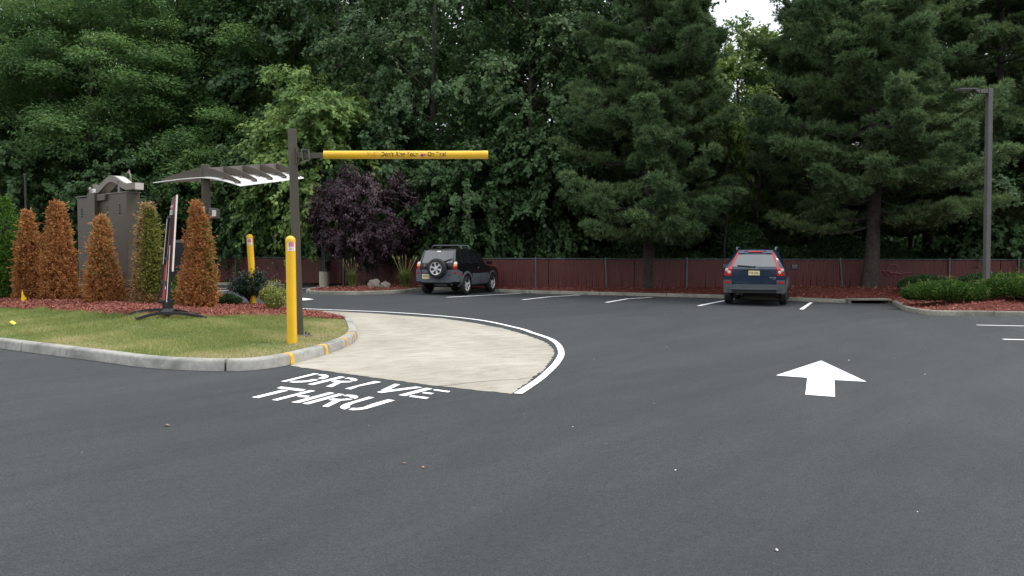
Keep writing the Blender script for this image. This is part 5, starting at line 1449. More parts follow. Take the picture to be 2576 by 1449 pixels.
# ------------------------------------------------------------------ planting on the island
def shrub(name, label, cat, loc, me, mat, stem=None, group=None):
    t = thing(name, label, cat, loc, 0, group)
    link('foliage', me, M[mat], t)
    mb = MB()
    for st in (stem or [((0, 0, -.1), (0, 0, .4), .03)]):
        mb.tube([st[0], Vector(st[0]).lerp(Vector(st[1]), .5) + Vector((.02, .01, 0)), st[1]], [st[2], st[2] * .75, st[2] * .3], 6)
    part(t, 'stem', mb, M['twig'], smooth=50)
    return t

def arb_mesh(H, R, tops, n, skew=0.0, bulge=None, seed=0, cone=0.0):
    """columnar cedar: flattened upright sprays over a lumpy column with one or two leaders"""
    rg = np.random.default_rng(seed)
    # a bundle of pointed plumes: the leaders, and shorter ones round them
    pl = [(tx * R * .55, 0.0, th * H, R * (.74 if len(tops) == 1 else .62)) for tx, th in tops]
    for q in range(13):
        an = rg.uniform(0, 2 * np.pi); ro = R * rg.uniform(.36, .60); pl.append((ro * np.cos(an), ro * np.sin(an), H * rg.uniform(.40, .92 - .22 * cone), R * rg.uniform(.36, .48)))
    if bulge: ba, bf, bs = bulge; pl += [(R * (.75 + .2 * q) * np.cos(ba), R * .2 * np.sin(ba + q), H * (bf + .06 - .05 * q), R * .34) for q in range(3)]
    pl = np.array(pl); wt = pl[:, 2] * pl[:, 3]; k_ = rg.choice(len(pl), n, p=wt / wt.sum()); Q = pl[k_]
    u = rg.uniform(0, 1, n) ** .95; a0 = rg.uniform(0, 2 * np.pi, n); z = u * Q[:, 2]; f = z / H
    prof = np.interp(u, [0, .15, .45, .65, .82, .93, 1], [.85, 1.0, .95, .80, .52, .25, .03])
    lump = 1 + .16 * np.sin(3 * a0 + 15 * f + k_) + .14 * np.sin(7 * a0 + 33 * f + 2 * k_)
    rr = Q[:, 3] * prof * lump * (rg.uniform(.5, 1.0, n) ** .5 + .07 * rg.normal(size=n))
    lean_ = np.clip(u * 1.5, 0, 1)
    x_ = Q[:, 0] * (.55 + .45 * (1 - u)) + rr * np.cos(a0) + skew * f; y_ = Q[:, 1] * (.55 + .45 * (1 - u)) + rr * np.sin(a0)
    a = np.arctan2(y_, x_)
    P = np.stack([x_, y_, z + .03], 1)
    out0 = np.stack([np.cos(a0), np.sin(a0), np.zeros(n)], 1)
    keep = (np.sin(4 * a + seed * 1.7 + 6 * f) * np.sin(13 * f + seed * 2.3 + 2 * a) < .66) | (f > .9) | (rg.random(n) < .22)   # bald gaps
    P, out0, a, a0, f, k_ = P[keep], out0[keep], a[keep], a0[keep], f[keep], k_[keep]; n = len(P); ptint = rg.normal(size=len(pl)) * .12
    out = unit(out0 + .6 * np.stack([np.cos(a), np.sin(a), np.zeros(n)], 1))
    # each spray: a few thin leaflets fanning from one root
    k = 10
    ax = unit(out * .75 + UP * .55 + rg.normal(size=(n, 3)) * .42)
    A = ax[:, None] + rg.normal(size=(n, k, 3)) * .42 - np.array([0, 0, .15])
    Pn = P[:, None] + ax[:, None] * rg.uniform(0, .10, (n, k, 1)) * (1 + 1.0 * (rg.random((n, 1, 1)) < .10))
    N = out[:, None] + rg.normal(size=(n, k, 3)) * .6
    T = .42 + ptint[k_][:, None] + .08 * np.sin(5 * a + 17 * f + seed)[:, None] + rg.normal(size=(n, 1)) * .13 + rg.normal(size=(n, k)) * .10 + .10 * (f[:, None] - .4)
    return Pn, A, N, T, a, f

def arbor(u, v, top_v, width_d, tops, mat, label, seed, n=5200, bulge=None, two=None, Y=None, skew=0, cone=0.0):
    if Y: b = AT(u, v, Y); b.z = isl(b.x, b.y); 
    else: b = G(u, v, .0, isl)
    H = AT(u, top_v, b.y).z - b.z - .17; R = width_d / FPX * b.y / 2 - .005
    Pn, A, N, T, a, f = arb_mesh(H, R, tops, int(n * 1.35), skew, bulge, seed, cone)
    rg = np.random.default_rng(seed)
    L = rg.uniform(.030, .075, Pn.shape[0] * Pn.shape[1]); W = L * rg.uniform(.26, .42, L.shape)
    t = thing('cedar_shrub', label, 'shrub', b, 0, 'columnar cedars in the mulch bed')
    if two:
        sel = two[1](a, f, rg)
        for s, m in ((~sel, mat), (sel, two[0])):
            k = np.repeat(s, Pn.shape[1])
            link('foliage', leaf_mesh('foliage', Pn[s], A[s], N[s], L[k], W[k], T[s]), M[m], t)
    else: link('foliage', leaf_mesh('foliage', Pn, A, N, L, W, T), M[mat], t)
    mb = MB()
    for tx, th in tops: mb.tube([(0, 0, -.1), (tx * R * .2, 0, H * .4), (tx * R + skew * th, 0, H * th * .93)], [.05, .035, .008], 7)
    for i in range(26):
        z0 = random.uniform(.1, .75) * H; an = random.uniform(0, 2 * pi); q = R * .7 * (1 - z0 / H)
        mb.tube([(0, 0, z0), (q * cos(an), q * sin(an), z0 + .25)], [.012, .004], 4, False)
    part(t, 'stem', mb, M['twig'], smooth=50)

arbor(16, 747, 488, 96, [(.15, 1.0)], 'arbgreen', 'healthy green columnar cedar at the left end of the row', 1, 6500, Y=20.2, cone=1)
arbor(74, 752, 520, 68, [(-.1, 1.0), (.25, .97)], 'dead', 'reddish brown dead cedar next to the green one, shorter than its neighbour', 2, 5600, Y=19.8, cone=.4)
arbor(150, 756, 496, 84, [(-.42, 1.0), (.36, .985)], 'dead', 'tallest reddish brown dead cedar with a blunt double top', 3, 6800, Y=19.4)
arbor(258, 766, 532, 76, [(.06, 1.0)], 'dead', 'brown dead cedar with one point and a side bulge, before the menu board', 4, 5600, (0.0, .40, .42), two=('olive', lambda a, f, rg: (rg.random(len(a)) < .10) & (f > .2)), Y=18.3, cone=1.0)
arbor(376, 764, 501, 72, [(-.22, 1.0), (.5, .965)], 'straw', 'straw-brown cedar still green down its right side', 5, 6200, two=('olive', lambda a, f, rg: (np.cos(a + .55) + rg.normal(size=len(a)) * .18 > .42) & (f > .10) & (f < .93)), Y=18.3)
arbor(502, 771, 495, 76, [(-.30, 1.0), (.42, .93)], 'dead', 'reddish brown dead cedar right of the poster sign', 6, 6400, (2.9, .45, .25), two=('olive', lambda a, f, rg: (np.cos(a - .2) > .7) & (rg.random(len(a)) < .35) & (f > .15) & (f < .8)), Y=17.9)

# dark holly bush: leafy stems fanning up
def holly():
    b = G(634, 765.5, .02, isl); P, A, N, T = [], [], [], []; stems = []
    W = 66 / FPX * b.y; H = (765 - 672) / FPX * b.y
    for i in range(240):
        a = random.uniform(0, 2 * pi); sp = random.random() ** .6
        tip = Vector((cos(a) * W * sp * 1.0, sin(a) * W * .8 * sp, H * (.98 - .55 * sp ** 2.2) * random.uniform(.72, 1.05)))
        if tip.z < .3: tip.z = .3 + random.random() * .15
        base = Vector((random.uniform(-.05, .05), random.uniform(-.05, .05), .05)); m = base.lerp(tip, .5) + Vector((0, 0, .1))
        stems.append((base, m, tip))
    for (x, z) in ((.55, 1.10), (-.47, .83), (.10, 1.02), (.68, .80)):
        stems.append((Vector((0, 0, .1)), Vector((x * .6, 0, z * .6)), Vector((x, -.05, z)))); 
    mb = MB()
    for q, (s0, s1, s2) in enumerate(stems):
        if q % 5 == 0 or q >= 240: mb.tube([s0, s1, s2], [.014, .009, .003], 4, False)
        for k in range(44):
            t_ = random.uniform(.34, 1) if q < 240 else random.uniform(.45, 1); p = s0 * (1 - t_) ** 2 + s1 * 2 * t_ * (1 - t_) + s2 * t_ ** 2
            P.append(p + Vector([random.gauss(0, .018) for _ in range(3)])); d = (s2 - s0).normalized()
            o = Vector([random.gauss(0, 1) for _ in range(3)]); A.append(d * .5 + o * .6); N.append(Vector((0, 0, .8)) + o * .3)
            T.append(.38 + random.gauss(0, .14) + (.5 if q in (241,) and t_ > .85 else 0) + (.3 if t_ > .96 and random.random() < .2 else 0))
    P, A, N = [np.array([tuple(v) for v in q]) for q in (P, A, N)]
    n = len(P); t = thing('holly_bush', 'dark glossy holly bush at the foot of the far bollard', 'shrub', b)
    link('foliage', leaf_mesh('foliage', P, A, N, RNG.uniform(.04, .07, n), RNG.uniform(.024, .04, n), np.array(T)), M['holly'], t)
    mb.tube([(0, 0, -.1), (.0, 0, .25)], [.05, .03], 7); part(t, 'stem', mb, M['twig'])
holly()
q = G(689, 781, .0, isl)
me = blob_foliage('foliage', ellips(.36, .33, .50, 11, .5, .5), 9000, (.036, .024), .3, .46, .6, .26)
t = shrub('variegated_shrub', 'yellow-green variegated shrub just left of the near bollard', 'shrub', q, me, 'vari')
P, A, N, T = [], [], [], []
for i in range(60):
    a = random.uniform(0, 2 * pi); rr = random.uniform(.05, .3); h = random.uniform(.5, .78)
    for k in range(26): 
        f = random.random(); P.append((cos(a) * rr * (.6 + .5 * f), sin(a) * rr * (.6 + .5 * f), h * (.4 + .6 * f))); A.append([random.gauss(0, 1) for _ in range(3)]); N.append((0, 0, 1)); T.append(.62 + random.gauss(0, .2))
link('sprigs', leaf_mesh('sprigs', np.array(P), np.array(A), np.array(N) + RNG.normal(size=(len(P), 3)) * .4, RNG.uniform(.02, .036, len(P)), .02, np.array(T)), M['vari'], t)
q = G(572, 769, .0, isl); shrub('box_shrub', 'low dark green mound between the last brown cedar and the holly', 'shrub', q, blob_foliage('foliage', ellips(.34, .3, .27, 12, .28), 7000, (.035, .022), .4, .42, .5), 'box')
q = G(204, 757, .0, isl); shrub('box_shrub', 'small dark green shrub left of the menu board, between brown cedars', 'shrub', q, blob_foliage('foliage', ellips(.2, .2, .27, 10, .25), 4000, (.035, .022), .4, .45, .5), 'box')
q = AT(455, 768, 18.6); q.z = isl(q.x, q.y)
def hin(n):
    f = RNG.random(n); a = RNG.uniform(0, 2 * pi, n); r = .30 * (1.05 - f ** 1.3) * (1 + .3 * np.sin(3 * a + 13 * f)) * RNG.uniform(.5, 1, n) ** .5
    d = np.stack([np.cos(a), np.sin(a), np.full(n, .2)], 1); return np.stack([r * np.cos(a) + .06 * np.sin(5 * f), r * np.sin(a), .04 + f * .68], 1), d
shrub('cypress_shrub', 'bright green feathery cypress shrub behind the poster sign', 'shrub', q, blob_foliage('foliage', hin, 9000, (.05, .02), .15, .40, .45, .18, .1), 'hinoki')

# ------------------------------------------------------------------ ornamental grasses and low plants along the fence
def tuft(u, v, h, w, n, label, mat='tuft', plume=10):
    q = G(u, v, 0, bed); P, A = [], []; V = []; F = []; TT = []
    for i in range(n):
        a = random.uniform(0, 2 * pi); l = h * random.uniform(.6, 1.15); b = random.uniform(.15, 1.0) * w
        p0 = Vector((random.gauss(0, .05), random.gauss(0, .05), 0)); d = Vector((cos(a), sin(a), 0)); s = Vector((-sin(a), cos(a), 0))
        o = len(V); wd = random.uniform(.008, .014)
        for k in range(5):
            f = k / 4; c = p0 + d * b * f ** 1.7 + Vector((0, 0, l * (f - .38 * f ** 2.6 * min(1.3, b / w + .3)))); ww = wd * (1 - f * .9)
            V += [c - s * ww, c + s * ww]; TT += [.35 + random.gauss(0, .1) + .25 * f] * 2
        F += [(o + 2 * k, o + 2 * k + 1, o + 2 * k + 3, o + 2 * k + 2) for k in range(4)]
    for i in range(plume):
        a = random.uniform(0, 2 * pi); tip = Vector((cos(a) * w * .8, sin(a) * w * .8, h * random.uniform(1.0, 1.35))); o = len(V)
        for k in range(4):
            f = k / 3; c = Vector((tip.x * f ** 1.4, tip.y * f ** 1.4, tip.z * f)); V += [c - Vector((.005, 0, 0)), c + Vector((.005, 0, 0))]; TT += [.8] * 2
        F += [(o + 2 * k, o + 2 * k + 1, o + 2 * k + 3, o + 2 * k + 2) for k in range(3)]
        o = len(V); c = tip; V += [c + Vector((-.02, 0, -.02)), c + Vector((0, .02, .0)), c + Vector((.02, 0, -.02)), c + Vector((.004, 0, .12))]; TT += [1] * 4; F += [(o, o + 1, o + 3), (o + 1, o + 2, o + 3), (o, o + 2, o + 3)]
    me = bpy.data.meshes.new('grass_tuft'); me.from_pydata(V, [], F)
    at = me.attributes.new('tint', 'FLOAT', 'POINT'); at.data.foreach_set('value', np.clip(np.array(TT), 0, 1).astype(np.float32))
    o = link('grass_tuft', me, M[mat], None, q); tag(o, label, 'grass', 'ornamental grasses in the fence bed')
tuft(886, 721, .85, .45, 340, 'green grass tuft left of the two boulders')
tuft(1018, 723, .95, .6, 460, 'biggest green grass tuft, right of the boulders by the black car', plume=16)
tuft(1417, 724, .75, .5, 130, 'thin grass tuft by the dark post, right of the black car', 'tuft', 6)
tuft(1552, 724, .8, .34, 150, 'dark grass tuft left of the pine trunk at the fence', 'tuft', 5)
tuft(1752, 724, .8, .45, 170, 'grass tuft between the pine trunk and the navy car', 'tuft', 6)
tuft(1290, 719, .35, .4, 80, 'small weedy grass tuft right of the black car', 'tuft', 2)
tuft(580, 703, .55, .5, 120, 'weedy grass tuft at the fence left of the holly bush', 'tuft', 3)
tuft(798, 705, .4, .4, 90, 'low weedy grass tuft beside the round lamp footing', 'tuft', 2)

# ------------------------------------------------------------------ evergreen hedge mounds at right
def mound(u, v, Y, rx, ry, rz, n, label, sprigs=40, mat='yew'):
    if Y: q = AT(u, v, Y); q.z = bed(q.x, q.y)
    else: q = G(u, v, 0, bed)
    me = blob_foliage('foliage', ellips(rx, ry, rz, 26, .16, .75), n, (.075, .026), .55, .36, .42, .12, 0, .5)
    t = shrub('hedge_mound', label, 'hedge', q, me, mat, None, 'clipped evergreen mounds at the right corner')
    if sprigs:
        d = rdir(sprigs); d[:, 2] = np.abs(d[:, 2]) * .9 + .12; b = d * np.array([rx, ry, rz]); b[:, 2] = (b[:, 2] + rz * .55) / 1.5
        P = np.repeat(b[:, None], 12, 1) + (d * .5 + UP)[:, None] * RNG.uniform(0, .16, (sprigs, 12, 1)); A = rdir(sprigs, 12) + UP * .6
        link('sprigs', leaf_mesh('sprigs', P, A, np.broadcast_to(UP, P.shape) + RNG.normal(size=P.shape) * .4, RNG.uniform(.03, .06, P.shape[0] * 12), .016, .85 + RNG.normal(size=(sprigs, 12)) * .12), M[mat], t)
mound(2385, 783, 23.6, 1.30, .95, .60, 36000, 'large bright green evergreen mound at the left end of the corner hedge', 90)
mound(2525, 785, 23.4, .72, .7, .54, 18000, 'evergreen mound in front of the grey lamp post', 40)
mound(2610, 786, 23.0, .62, .7, .66, 15000, 'evergreen mound cut by the right edge of the photo', 30)
mound(2545, 766, 25.2, 1.0, .7, .60, 16000, 'evergreen mound right behind the grey lamp post', 30)
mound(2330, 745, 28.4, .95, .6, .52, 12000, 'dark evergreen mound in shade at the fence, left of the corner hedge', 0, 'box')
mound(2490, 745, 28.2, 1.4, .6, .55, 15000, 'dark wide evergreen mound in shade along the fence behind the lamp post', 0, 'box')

# ------------------------------------------------------------------ purple plum
def plum():
    q = G(955, 714, 0, bed); q.y = 33.2; q.x = (948 - CU) / FPX * 33.2; q.z = bed(q.x, q.y)
    t = thing('plum_tree', 'spreading dark purple-leaved plum tree behind the mulch tip', 'tree', q)
    me, C = broad_crown('crown', 4.9, 1.0, 2.2, 84, 15, 34, (.105, .075), (.45, .85), .25, .85, 0, (.3, .75))
    C = C.copy()
    co = np.empty(len(me.vertices) * 3, np.float32); me.vertices.foreach_get('co', co); co = co.reshape(-1, 3)
    k = np.clip(1.06 - np.abs(co[:, 2] - 2.7) / 5.2, .5, 1.05); co[:, 0] = co[:, 0] * k - .35; me.vertices.foreach_set('co', co.ravel())
    link('crown', me, M['plum'], t); mb = MB(); C[:, 0] -= .35; limbs(mb, 5.0, C, .13, .8, (-.2, 0), 16); part(t, 'trunk', mb, M['bark'], smooth=60)
plum()

# ------------------------------------------------------------------ the tree wall behind the fence
def tree(name, label, u, Y, me_c, C, mat, H, r0, zfork, lean=(0, 0), nl=14, rz=0.0, group=None, sc=1.0, zg=None):
    x = (u - CU) / FPX * Y; zg = .2 if zg is None else zg
    t = thing(name, label, 'tree', (x, Y, zg), rz, group, sc)
    link('crown', me_c, M[mat], t); mb = MB(); limbs(mb, H, C, r0, zfork, lean, nl); part(t, 'trunk', mb, M['bark'], smooth=60)
    return t
def X(u, Y): return (u - CU) / FPX * Y

# feathery light green trees at the left
L1, LC1 = locust_crown('crown', 19.5, 2.6, 5.0, 110)
L2, LC2 = locust_crown('crown', 17.0, 2.2, 4.4, 90, tone=.03)
L3, LC3 = locust_crown('crown', 8.8, 2.4, 2.5, 40, tone=.04)
gl = 'feathery light green trees at the left'
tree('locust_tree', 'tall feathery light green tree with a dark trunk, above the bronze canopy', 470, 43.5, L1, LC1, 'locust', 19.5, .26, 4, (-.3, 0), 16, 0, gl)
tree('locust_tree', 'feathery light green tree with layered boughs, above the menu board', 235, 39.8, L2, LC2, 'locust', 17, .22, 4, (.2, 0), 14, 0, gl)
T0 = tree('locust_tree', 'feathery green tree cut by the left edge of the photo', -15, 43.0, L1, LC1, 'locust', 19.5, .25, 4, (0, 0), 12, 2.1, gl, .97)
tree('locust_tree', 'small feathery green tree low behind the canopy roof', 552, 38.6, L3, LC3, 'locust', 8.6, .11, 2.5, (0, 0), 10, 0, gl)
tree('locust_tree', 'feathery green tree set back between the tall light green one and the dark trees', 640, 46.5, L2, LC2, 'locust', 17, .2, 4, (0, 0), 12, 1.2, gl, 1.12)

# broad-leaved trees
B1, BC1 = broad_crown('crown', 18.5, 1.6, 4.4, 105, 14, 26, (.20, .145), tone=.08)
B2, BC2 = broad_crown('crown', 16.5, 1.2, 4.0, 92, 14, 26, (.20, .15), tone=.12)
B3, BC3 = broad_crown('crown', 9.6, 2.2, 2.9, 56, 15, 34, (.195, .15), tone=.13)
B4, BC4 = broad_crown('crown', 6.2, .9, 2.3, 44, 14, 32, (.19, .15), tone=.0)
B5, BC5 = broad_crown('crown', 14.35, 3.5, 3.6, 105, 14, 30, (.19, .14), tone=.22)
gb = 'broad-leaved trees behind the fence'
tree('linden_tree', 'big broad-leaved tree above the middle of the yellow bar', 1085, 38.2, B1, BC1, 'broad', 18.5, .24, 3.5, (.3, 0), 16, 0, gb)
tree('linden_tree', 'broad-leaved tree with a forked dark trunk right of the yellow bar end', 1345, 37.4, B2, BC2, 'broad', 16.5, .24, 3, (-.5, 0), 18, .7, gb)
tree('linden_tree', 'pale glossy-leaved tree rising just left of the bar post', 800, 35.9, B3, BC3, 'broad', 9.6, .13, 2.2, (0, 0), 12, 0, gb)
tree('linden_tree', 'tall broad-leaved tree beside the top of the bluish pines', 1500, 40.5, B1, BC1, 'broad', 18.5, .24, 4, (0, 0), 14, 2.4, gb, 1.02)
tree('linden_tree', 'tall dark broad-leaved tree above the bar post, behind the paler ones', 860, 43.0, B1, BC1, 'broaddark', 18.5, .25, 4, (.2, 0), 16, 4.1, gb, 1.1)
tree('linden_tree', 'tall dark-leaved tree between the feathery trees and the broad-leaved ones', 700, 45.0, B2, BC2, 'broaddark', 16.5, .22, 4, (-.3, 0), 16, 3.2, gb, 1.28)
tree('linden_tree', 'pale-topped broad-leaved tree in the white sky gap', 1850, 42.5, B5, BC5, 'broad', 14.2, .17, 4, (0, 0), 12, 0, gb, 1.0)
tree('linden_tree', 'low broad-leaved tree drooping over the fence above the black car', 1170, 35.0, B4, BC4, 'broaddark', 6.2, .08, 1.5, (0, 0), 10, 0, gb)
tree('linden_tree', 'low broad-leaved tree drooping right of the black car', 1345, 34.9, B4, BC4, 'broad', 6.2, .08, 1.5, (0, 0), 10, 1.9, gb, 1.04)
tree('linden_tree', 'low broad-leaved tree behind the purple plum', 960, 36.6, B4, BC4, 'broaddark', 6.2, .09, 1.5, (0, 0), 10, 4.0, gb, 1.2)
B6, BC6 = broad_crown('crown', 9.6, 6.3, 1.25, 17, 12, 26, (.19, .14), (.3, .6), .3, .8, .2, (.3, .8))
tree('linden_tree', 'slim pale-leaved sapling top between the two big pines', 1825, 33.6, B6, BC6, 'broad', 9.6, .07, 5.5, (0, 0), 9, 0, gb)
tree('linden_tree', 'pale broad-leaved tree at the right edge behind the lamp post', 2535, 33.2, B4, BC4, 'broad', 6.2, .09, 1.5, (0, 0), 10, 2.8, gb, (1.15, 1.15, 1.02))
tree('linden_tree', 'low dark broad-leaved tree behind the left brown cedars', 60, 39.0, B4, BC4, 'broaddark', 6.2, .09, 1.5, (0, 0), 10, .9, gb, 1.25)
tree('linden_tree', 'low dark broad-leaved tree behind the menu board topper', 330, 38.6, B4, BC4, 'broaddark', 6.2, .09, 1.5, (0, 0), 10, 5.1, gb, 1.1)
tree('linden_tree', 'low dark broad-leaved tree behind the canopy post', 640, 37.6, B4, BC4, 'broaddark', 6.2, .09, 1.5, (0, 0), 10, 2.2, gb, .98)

# white pines
gp = 'big dark pines at the right'
def pine(u, Y, mb, me, label, rz=0.0, sc=1.0, zg=.25):
    t = thing('pine_tree', label, 'tree', (X(u, Y), Y, zg), rz, gp, sc)
    link('needles', me, M['pine'], t); part(t, 'trunk', mb, M['bark'], smooth=60); return t
pm1, pn1 = pine_tree(18.5, 2.2, 4.3, 21)
pm2, pn2 = pine_tree(20.0, 2.7, 5.2, 34)
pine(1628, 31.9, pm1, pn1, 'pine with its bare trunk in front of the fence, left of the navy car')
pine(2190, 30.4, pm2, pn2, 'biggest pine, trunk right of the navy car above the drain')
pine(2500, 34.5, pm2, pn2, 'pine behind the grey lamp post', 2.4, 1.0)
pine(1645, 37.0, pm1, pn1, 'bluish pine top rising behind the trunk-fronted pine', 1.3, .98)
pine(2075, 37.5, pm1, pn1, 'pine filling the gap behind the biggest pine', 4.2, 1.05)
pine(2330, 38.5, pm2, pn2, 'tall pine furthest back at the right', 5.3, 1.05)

# understorey shrubs behind the fence
U1 = blob_foliage('foliage', ellips(1.8, 1.1, 2.3, 20, .3, .5), 15000, (.12, .085), .1, .36, .6, .14, .4)
U2 = blob_foliage('foliage', ellips(1.6, 1.0, 1.5, 20, .3, .5), 11000, (.11, .08), .1, .40, .6, .16, .4)
places = [(20, 39.8, 0), (180, 40.5, 1), (330, 40.0, 0), (460, 39.4, 1), (610, 38.4, 0), (730, 37.2, 1), (850, 36.6, 0), (1000, 35.9, 1), (1110, 35.6, 0), (1230, 35.4, 0), (1380, 35.2, 0), (1500, 35.0, 1), (1610, 34.9, 0), (1740, 34.6, 1),
          (1860, 34.5, 0), (1990, 34.4, 1), (2110, 34.3, 0), (2240, 34.2, 1), (2370, 34.0, 1), (2480, 33.6, 0), (2590, 33.5, 1)]
lab = ['dark bush over the fence behind the green cedar', 'dark bush over the fence behind the tallest dead cedar', 'dark bush behind the menu board', 'dark bush behind the black sign cabinet', 'dark bush over the fence above the holly',
       'dark bush behind the bar post', 'dark bush behind the round lamp footing', 'dark bush behind the purple plum trunk', 'dark bush behind the tail of the black car', 'dark bush behind the roof of the black car', 'dark bush over the fence right of the black car',
       'dark bush over the fence above the dark grass tuft', 'dark bush behind the pine trunk', 'dark bush over the fence left of the navy car', 'dark bush behind the navy car', 'dark bush over the fence right of the navy car', 'dark bush left of the biggest pine trunk',
       'dark bush right of the biggest pine trunk', 'dark bush over the fence above the shaded mounds', 'dark bush behind the grey lamp post base', 'dark bush at the right edge over the fence']
for i, (u, Y, k) in enumerate(places):
    t = thing('understorey_bush', lab[i], 'bush', (X(u, Y), Y + .4, .2), i * 1.7, 'dark bushes along the back of the fence', 1.0 + .12 * sin(i * 2.3))
    link('foliage', U1 if k == 0 else U2, M['broaddark'], t)

# deep woods behind: one mass
def woods():
    Ps, As, Ns, Ts = [], [], [], []
    nb = 6200
    x = RNG.uniform(-48, 48, nb); y = RNG.uniform(47, 62, nb); u_ = x / y * FPX + CU
    top = np.where((u_ > 1740) & (u_ < 2010), 12.5, 23.0) + 1.5 * np.sin(x * .8) - 5.0 * ((u_ > 40) & (u_ < 210))
    z = .3 + RNG.uniform(0, 1, nb) ** .85 * (top - .3); z[:1900] = RNG.uniform(.2, 6.0, 1900)
    C = np.stack([x, y, z], 1); ns, nl = 5, 24
    d = rdir(nb, ns); O = C[:, None] + d * RNG.uniform(.2, 1.5, (nb, ns, 1))
    P = O[:, :, None] + RNG.normal(size=(nb, ns, nl, 3)) * np.array([.5, .4, .34]); A = RNG.normal(size=P.shape) - UP * .6; N = UP * .5 + RNG.normal(size=P.shape) * .6 - np.array([0, .4, 0])
    T = .36 + RNG.normal(size=(nb, 1, 1)) * .14 + RNG.normal(size=P.shape[:3]) * .1; n = T.size
    o = link('woods', leaf_mesh('woods', P, A, N, RNG.uniform(.22, .42, n), RNG.uniform(.16, .30, n), T), M['broaddark']); tag(o, 'dense dark woodland filling in behind the nearer trees', 'woodland', None, 'stuff')
woods()
for i, (u, Y, h) in enumerate([(395, 45, 15), (515, 44.6, 13), (760, 46, 16), (905, 44, 14), (1240, 44, 15), (1560, 44, 16), (1985, 40, 12), (2290, 41, 14), (130, 45, 15), (1440, 36.3, 6), (1905, 36.6, 7), (2040, 35.6, 8)]):
    mb = MB(); k = 7; sx = random.uniform(-.6, .6)
    mb.tube([(sx * (j / k) ** 1.4 + random.uniform(-.05, .05), random.uniform(-.05, .05), -.3 + (h + .3) * j / k) for j in range(k + 1)], [.16 * (1 - .8 * j / k) * (1.3 if j == 0 else 1) * (h / 14) ** .5 for j in range(k + 1)], 8)
    for b in range(7):
        z0 = h * random.uniform(.35, .9); a = random.uniform(0, 2 * pi); l = random.uniform(.8, 2)
        mb.tube([(sx * (z0 / h) ** 1.4, 0, z0), (sx * (z0 / h) ** 1.4 + cos(a) * l * .5, sin(a) * l * .5, z0 + l * .45), (sx * (z0 / h) ** 1.4 + cos(a) * l, sin(a) * l, z0 + l * .7)], [.05, .035, .012], 5, False)
    wh = ['in the gap left of the feathery tree trunk', 'beside the tall feathery tree', 'behind the bar post trees', 'behind the tree above the bar', 'behind the forked tree', 'behind the pale tree beside the pines', 'under the sky gap', 'behind the biggest pine', 'behind the left feathery trees', 'low behind the fence right of the black car', 'low behind the fence above the navy car', 'low behind the fence right of the navy car'][i]
    t = thing('bare_trunk', 'slender dark tree trunk ' + wh, 'tree trunk', (X(u, Y), Y, .25), 0, 'slender trunks standing among the woods')
    part(t, 'trunk', mb, M['bark'], smooth=60)
# ------------------------------------------------------------------ camera, sky, sun
cam = bpy.data.cameras.new('camera'); co = bpy.data.objects.new('camera', cam); COL.objects.link(co)
co.location = (0, 0, CAMZ); co.rotation_euler = (pi / 2 - PITCH, 0, 0)
cam.sensor_width = 36; cam.lens = FPX / 2576 * 36; cam.clip_start = .05; cam.clip_end = 1200
S.camera = co

SUN_EL, SUN_AZ = radians(56), radians(80)             # azimuth clockwise from +Y: off to the right
w = bpy.data.worlds.new('World'); S.world = w; w.use_nodes = True
nt = w.node_tree; bg = nt.nodes['Background']
sky = nt.nodes.new('ShaderNodeTexSky'); sky.sky_type = 'NISHITA'; sky.sun_disc = False
sky.sun_elevation = SUN_EL; sky.sun_rotation = SUN_AZ; sky.air_density = 1.2; sky.dust_density = 3.0
tc = nt.nodes.new('ShaderNodeTexCoord')
nz = nt.nodes.new('ShaderNodeTexNoise'); nz.inputs['Scale'].default_value = 2.2; nz.inputs['Detail'].default_value = 6
mp_ = nt.nodes.new('ShaderNodeMapping'); mp_.inputs['Scale'].default_value = (1, 1, 2.4)
nt.links.new(tc.outputs['Generated'], mp_.inputs['Vector']); nt.links.new(mp_.outputs[0], nz.inputs['Vector'])
rp = nt.nodes.new('ShaderNodeValToRGB')
rp.color_ramp.elements[0].position = .30; rp.color_ramp.elements[0].color = (13.0, 13.6, 14.4, 1)
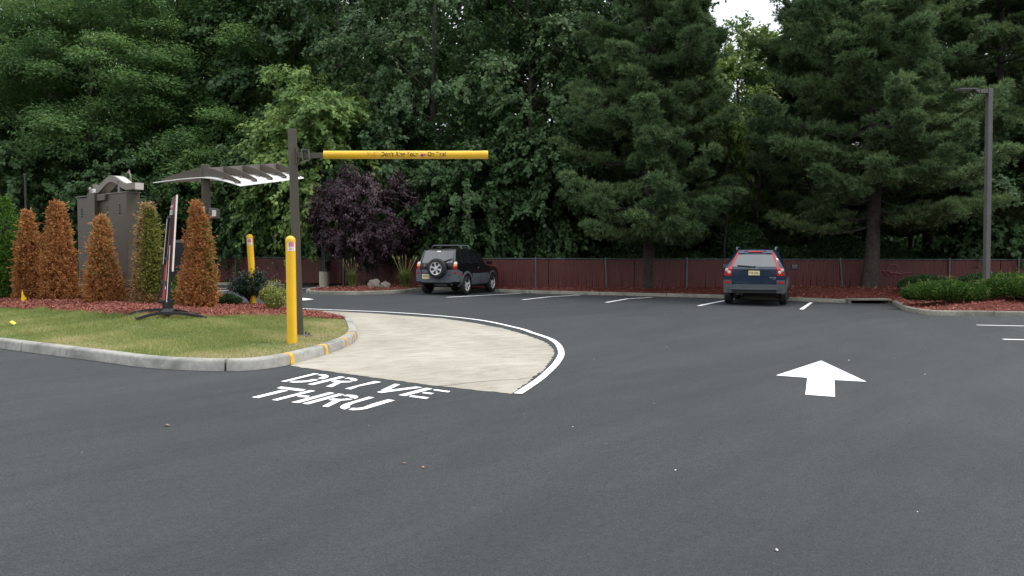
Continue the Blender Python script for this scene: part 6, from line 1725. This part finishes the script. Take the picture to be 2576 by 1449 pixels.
rp.color_ramp.elements[1].position = .68; rp.color_ramp.elements[1].color = (18.0, 18.3, 18.6, 1)
nt.links.new(nz.outputs['Fac'], rp.inputs['Fac'])
sep = nt.nodes.new('ShaderNodeSeparateXYZ'); nt.links.new(tc.outputs['Generated'], sep.inputs[0])
m1 = nt.nodes.new('ShaderNodeMath'); m1.operation = 'MULTIPLY_ADD'; m1.use_clamp = False      # overcast: zenith three times the horizon
m0 = nt.nodes.new('ShaderNodeMath'); m0.operation = 'MAXIMUM'; m0.inputs[1].default_value = 0; nt.links.new(sep.outputs[2], m0.inputs[0])
nt.links.new(m0.outputs[0], m1.inputs[0]); m1.inputs[1].default_value = .667; m1.inputs[2].default_value = .333
vs_ = nt.nodes.new('ShaderNodeVectorMath'); vs_.operation = 'SCALE'; nt.links.new(rp.outputs[0], vs_.inputs[0]); nt.links.new(m1.outputs[0], vs_.inputs['Scale'])
mx = nt.nodes.new('ShaderNodeMix'); mx.data_type = 'RGBA'; mx.inputs[0].default_value = .82   # bright broken overcast
nt.links.new(sky.outputs[0], mx.inputs[6]); nt.links.new(vs_.outputs[0], mx.inputs[7])
nt.links.new(mx.outputs[2], bg.inputs['Color']); bg.inputs['Strength'].default_value = .11
sl = bpy.data.lights.new('sun', 'SUN'); so = bpy.data.objects.new('sun', sl); COL.objects.link(so)
sl.energy = 1.5; sl.angle = radians(12); sl.color = (1.0, .95, .88)
dv = Vector((sin(SUN_AZ) * cos(SUN_EL), cos(SUN_AZ) * cos(SUN_EL), sin(SUN_EL)))
so.rotation_euler = dv.to_track_quat('Z', 'Y').to_euler(); so.location = dv * 60

S.view_settings.view_transform = 'Standard'; S.view_settings.look = 'None'
S.view_settings.exposure = 0.65; S.view_settings.gamma = 1.0
S.cycles.max_bounces = 6; S.cycles.diffuse_bounces = 4; S.cycles.glossy_bounces = 3; S.cycles.transmission_bounces = 4; S.cycles.transparent_max_bounces = 6
S.cycles.use_denoising = True
S.cycles.caustics_reflective = False; S.cycles.caustics_refractive = False
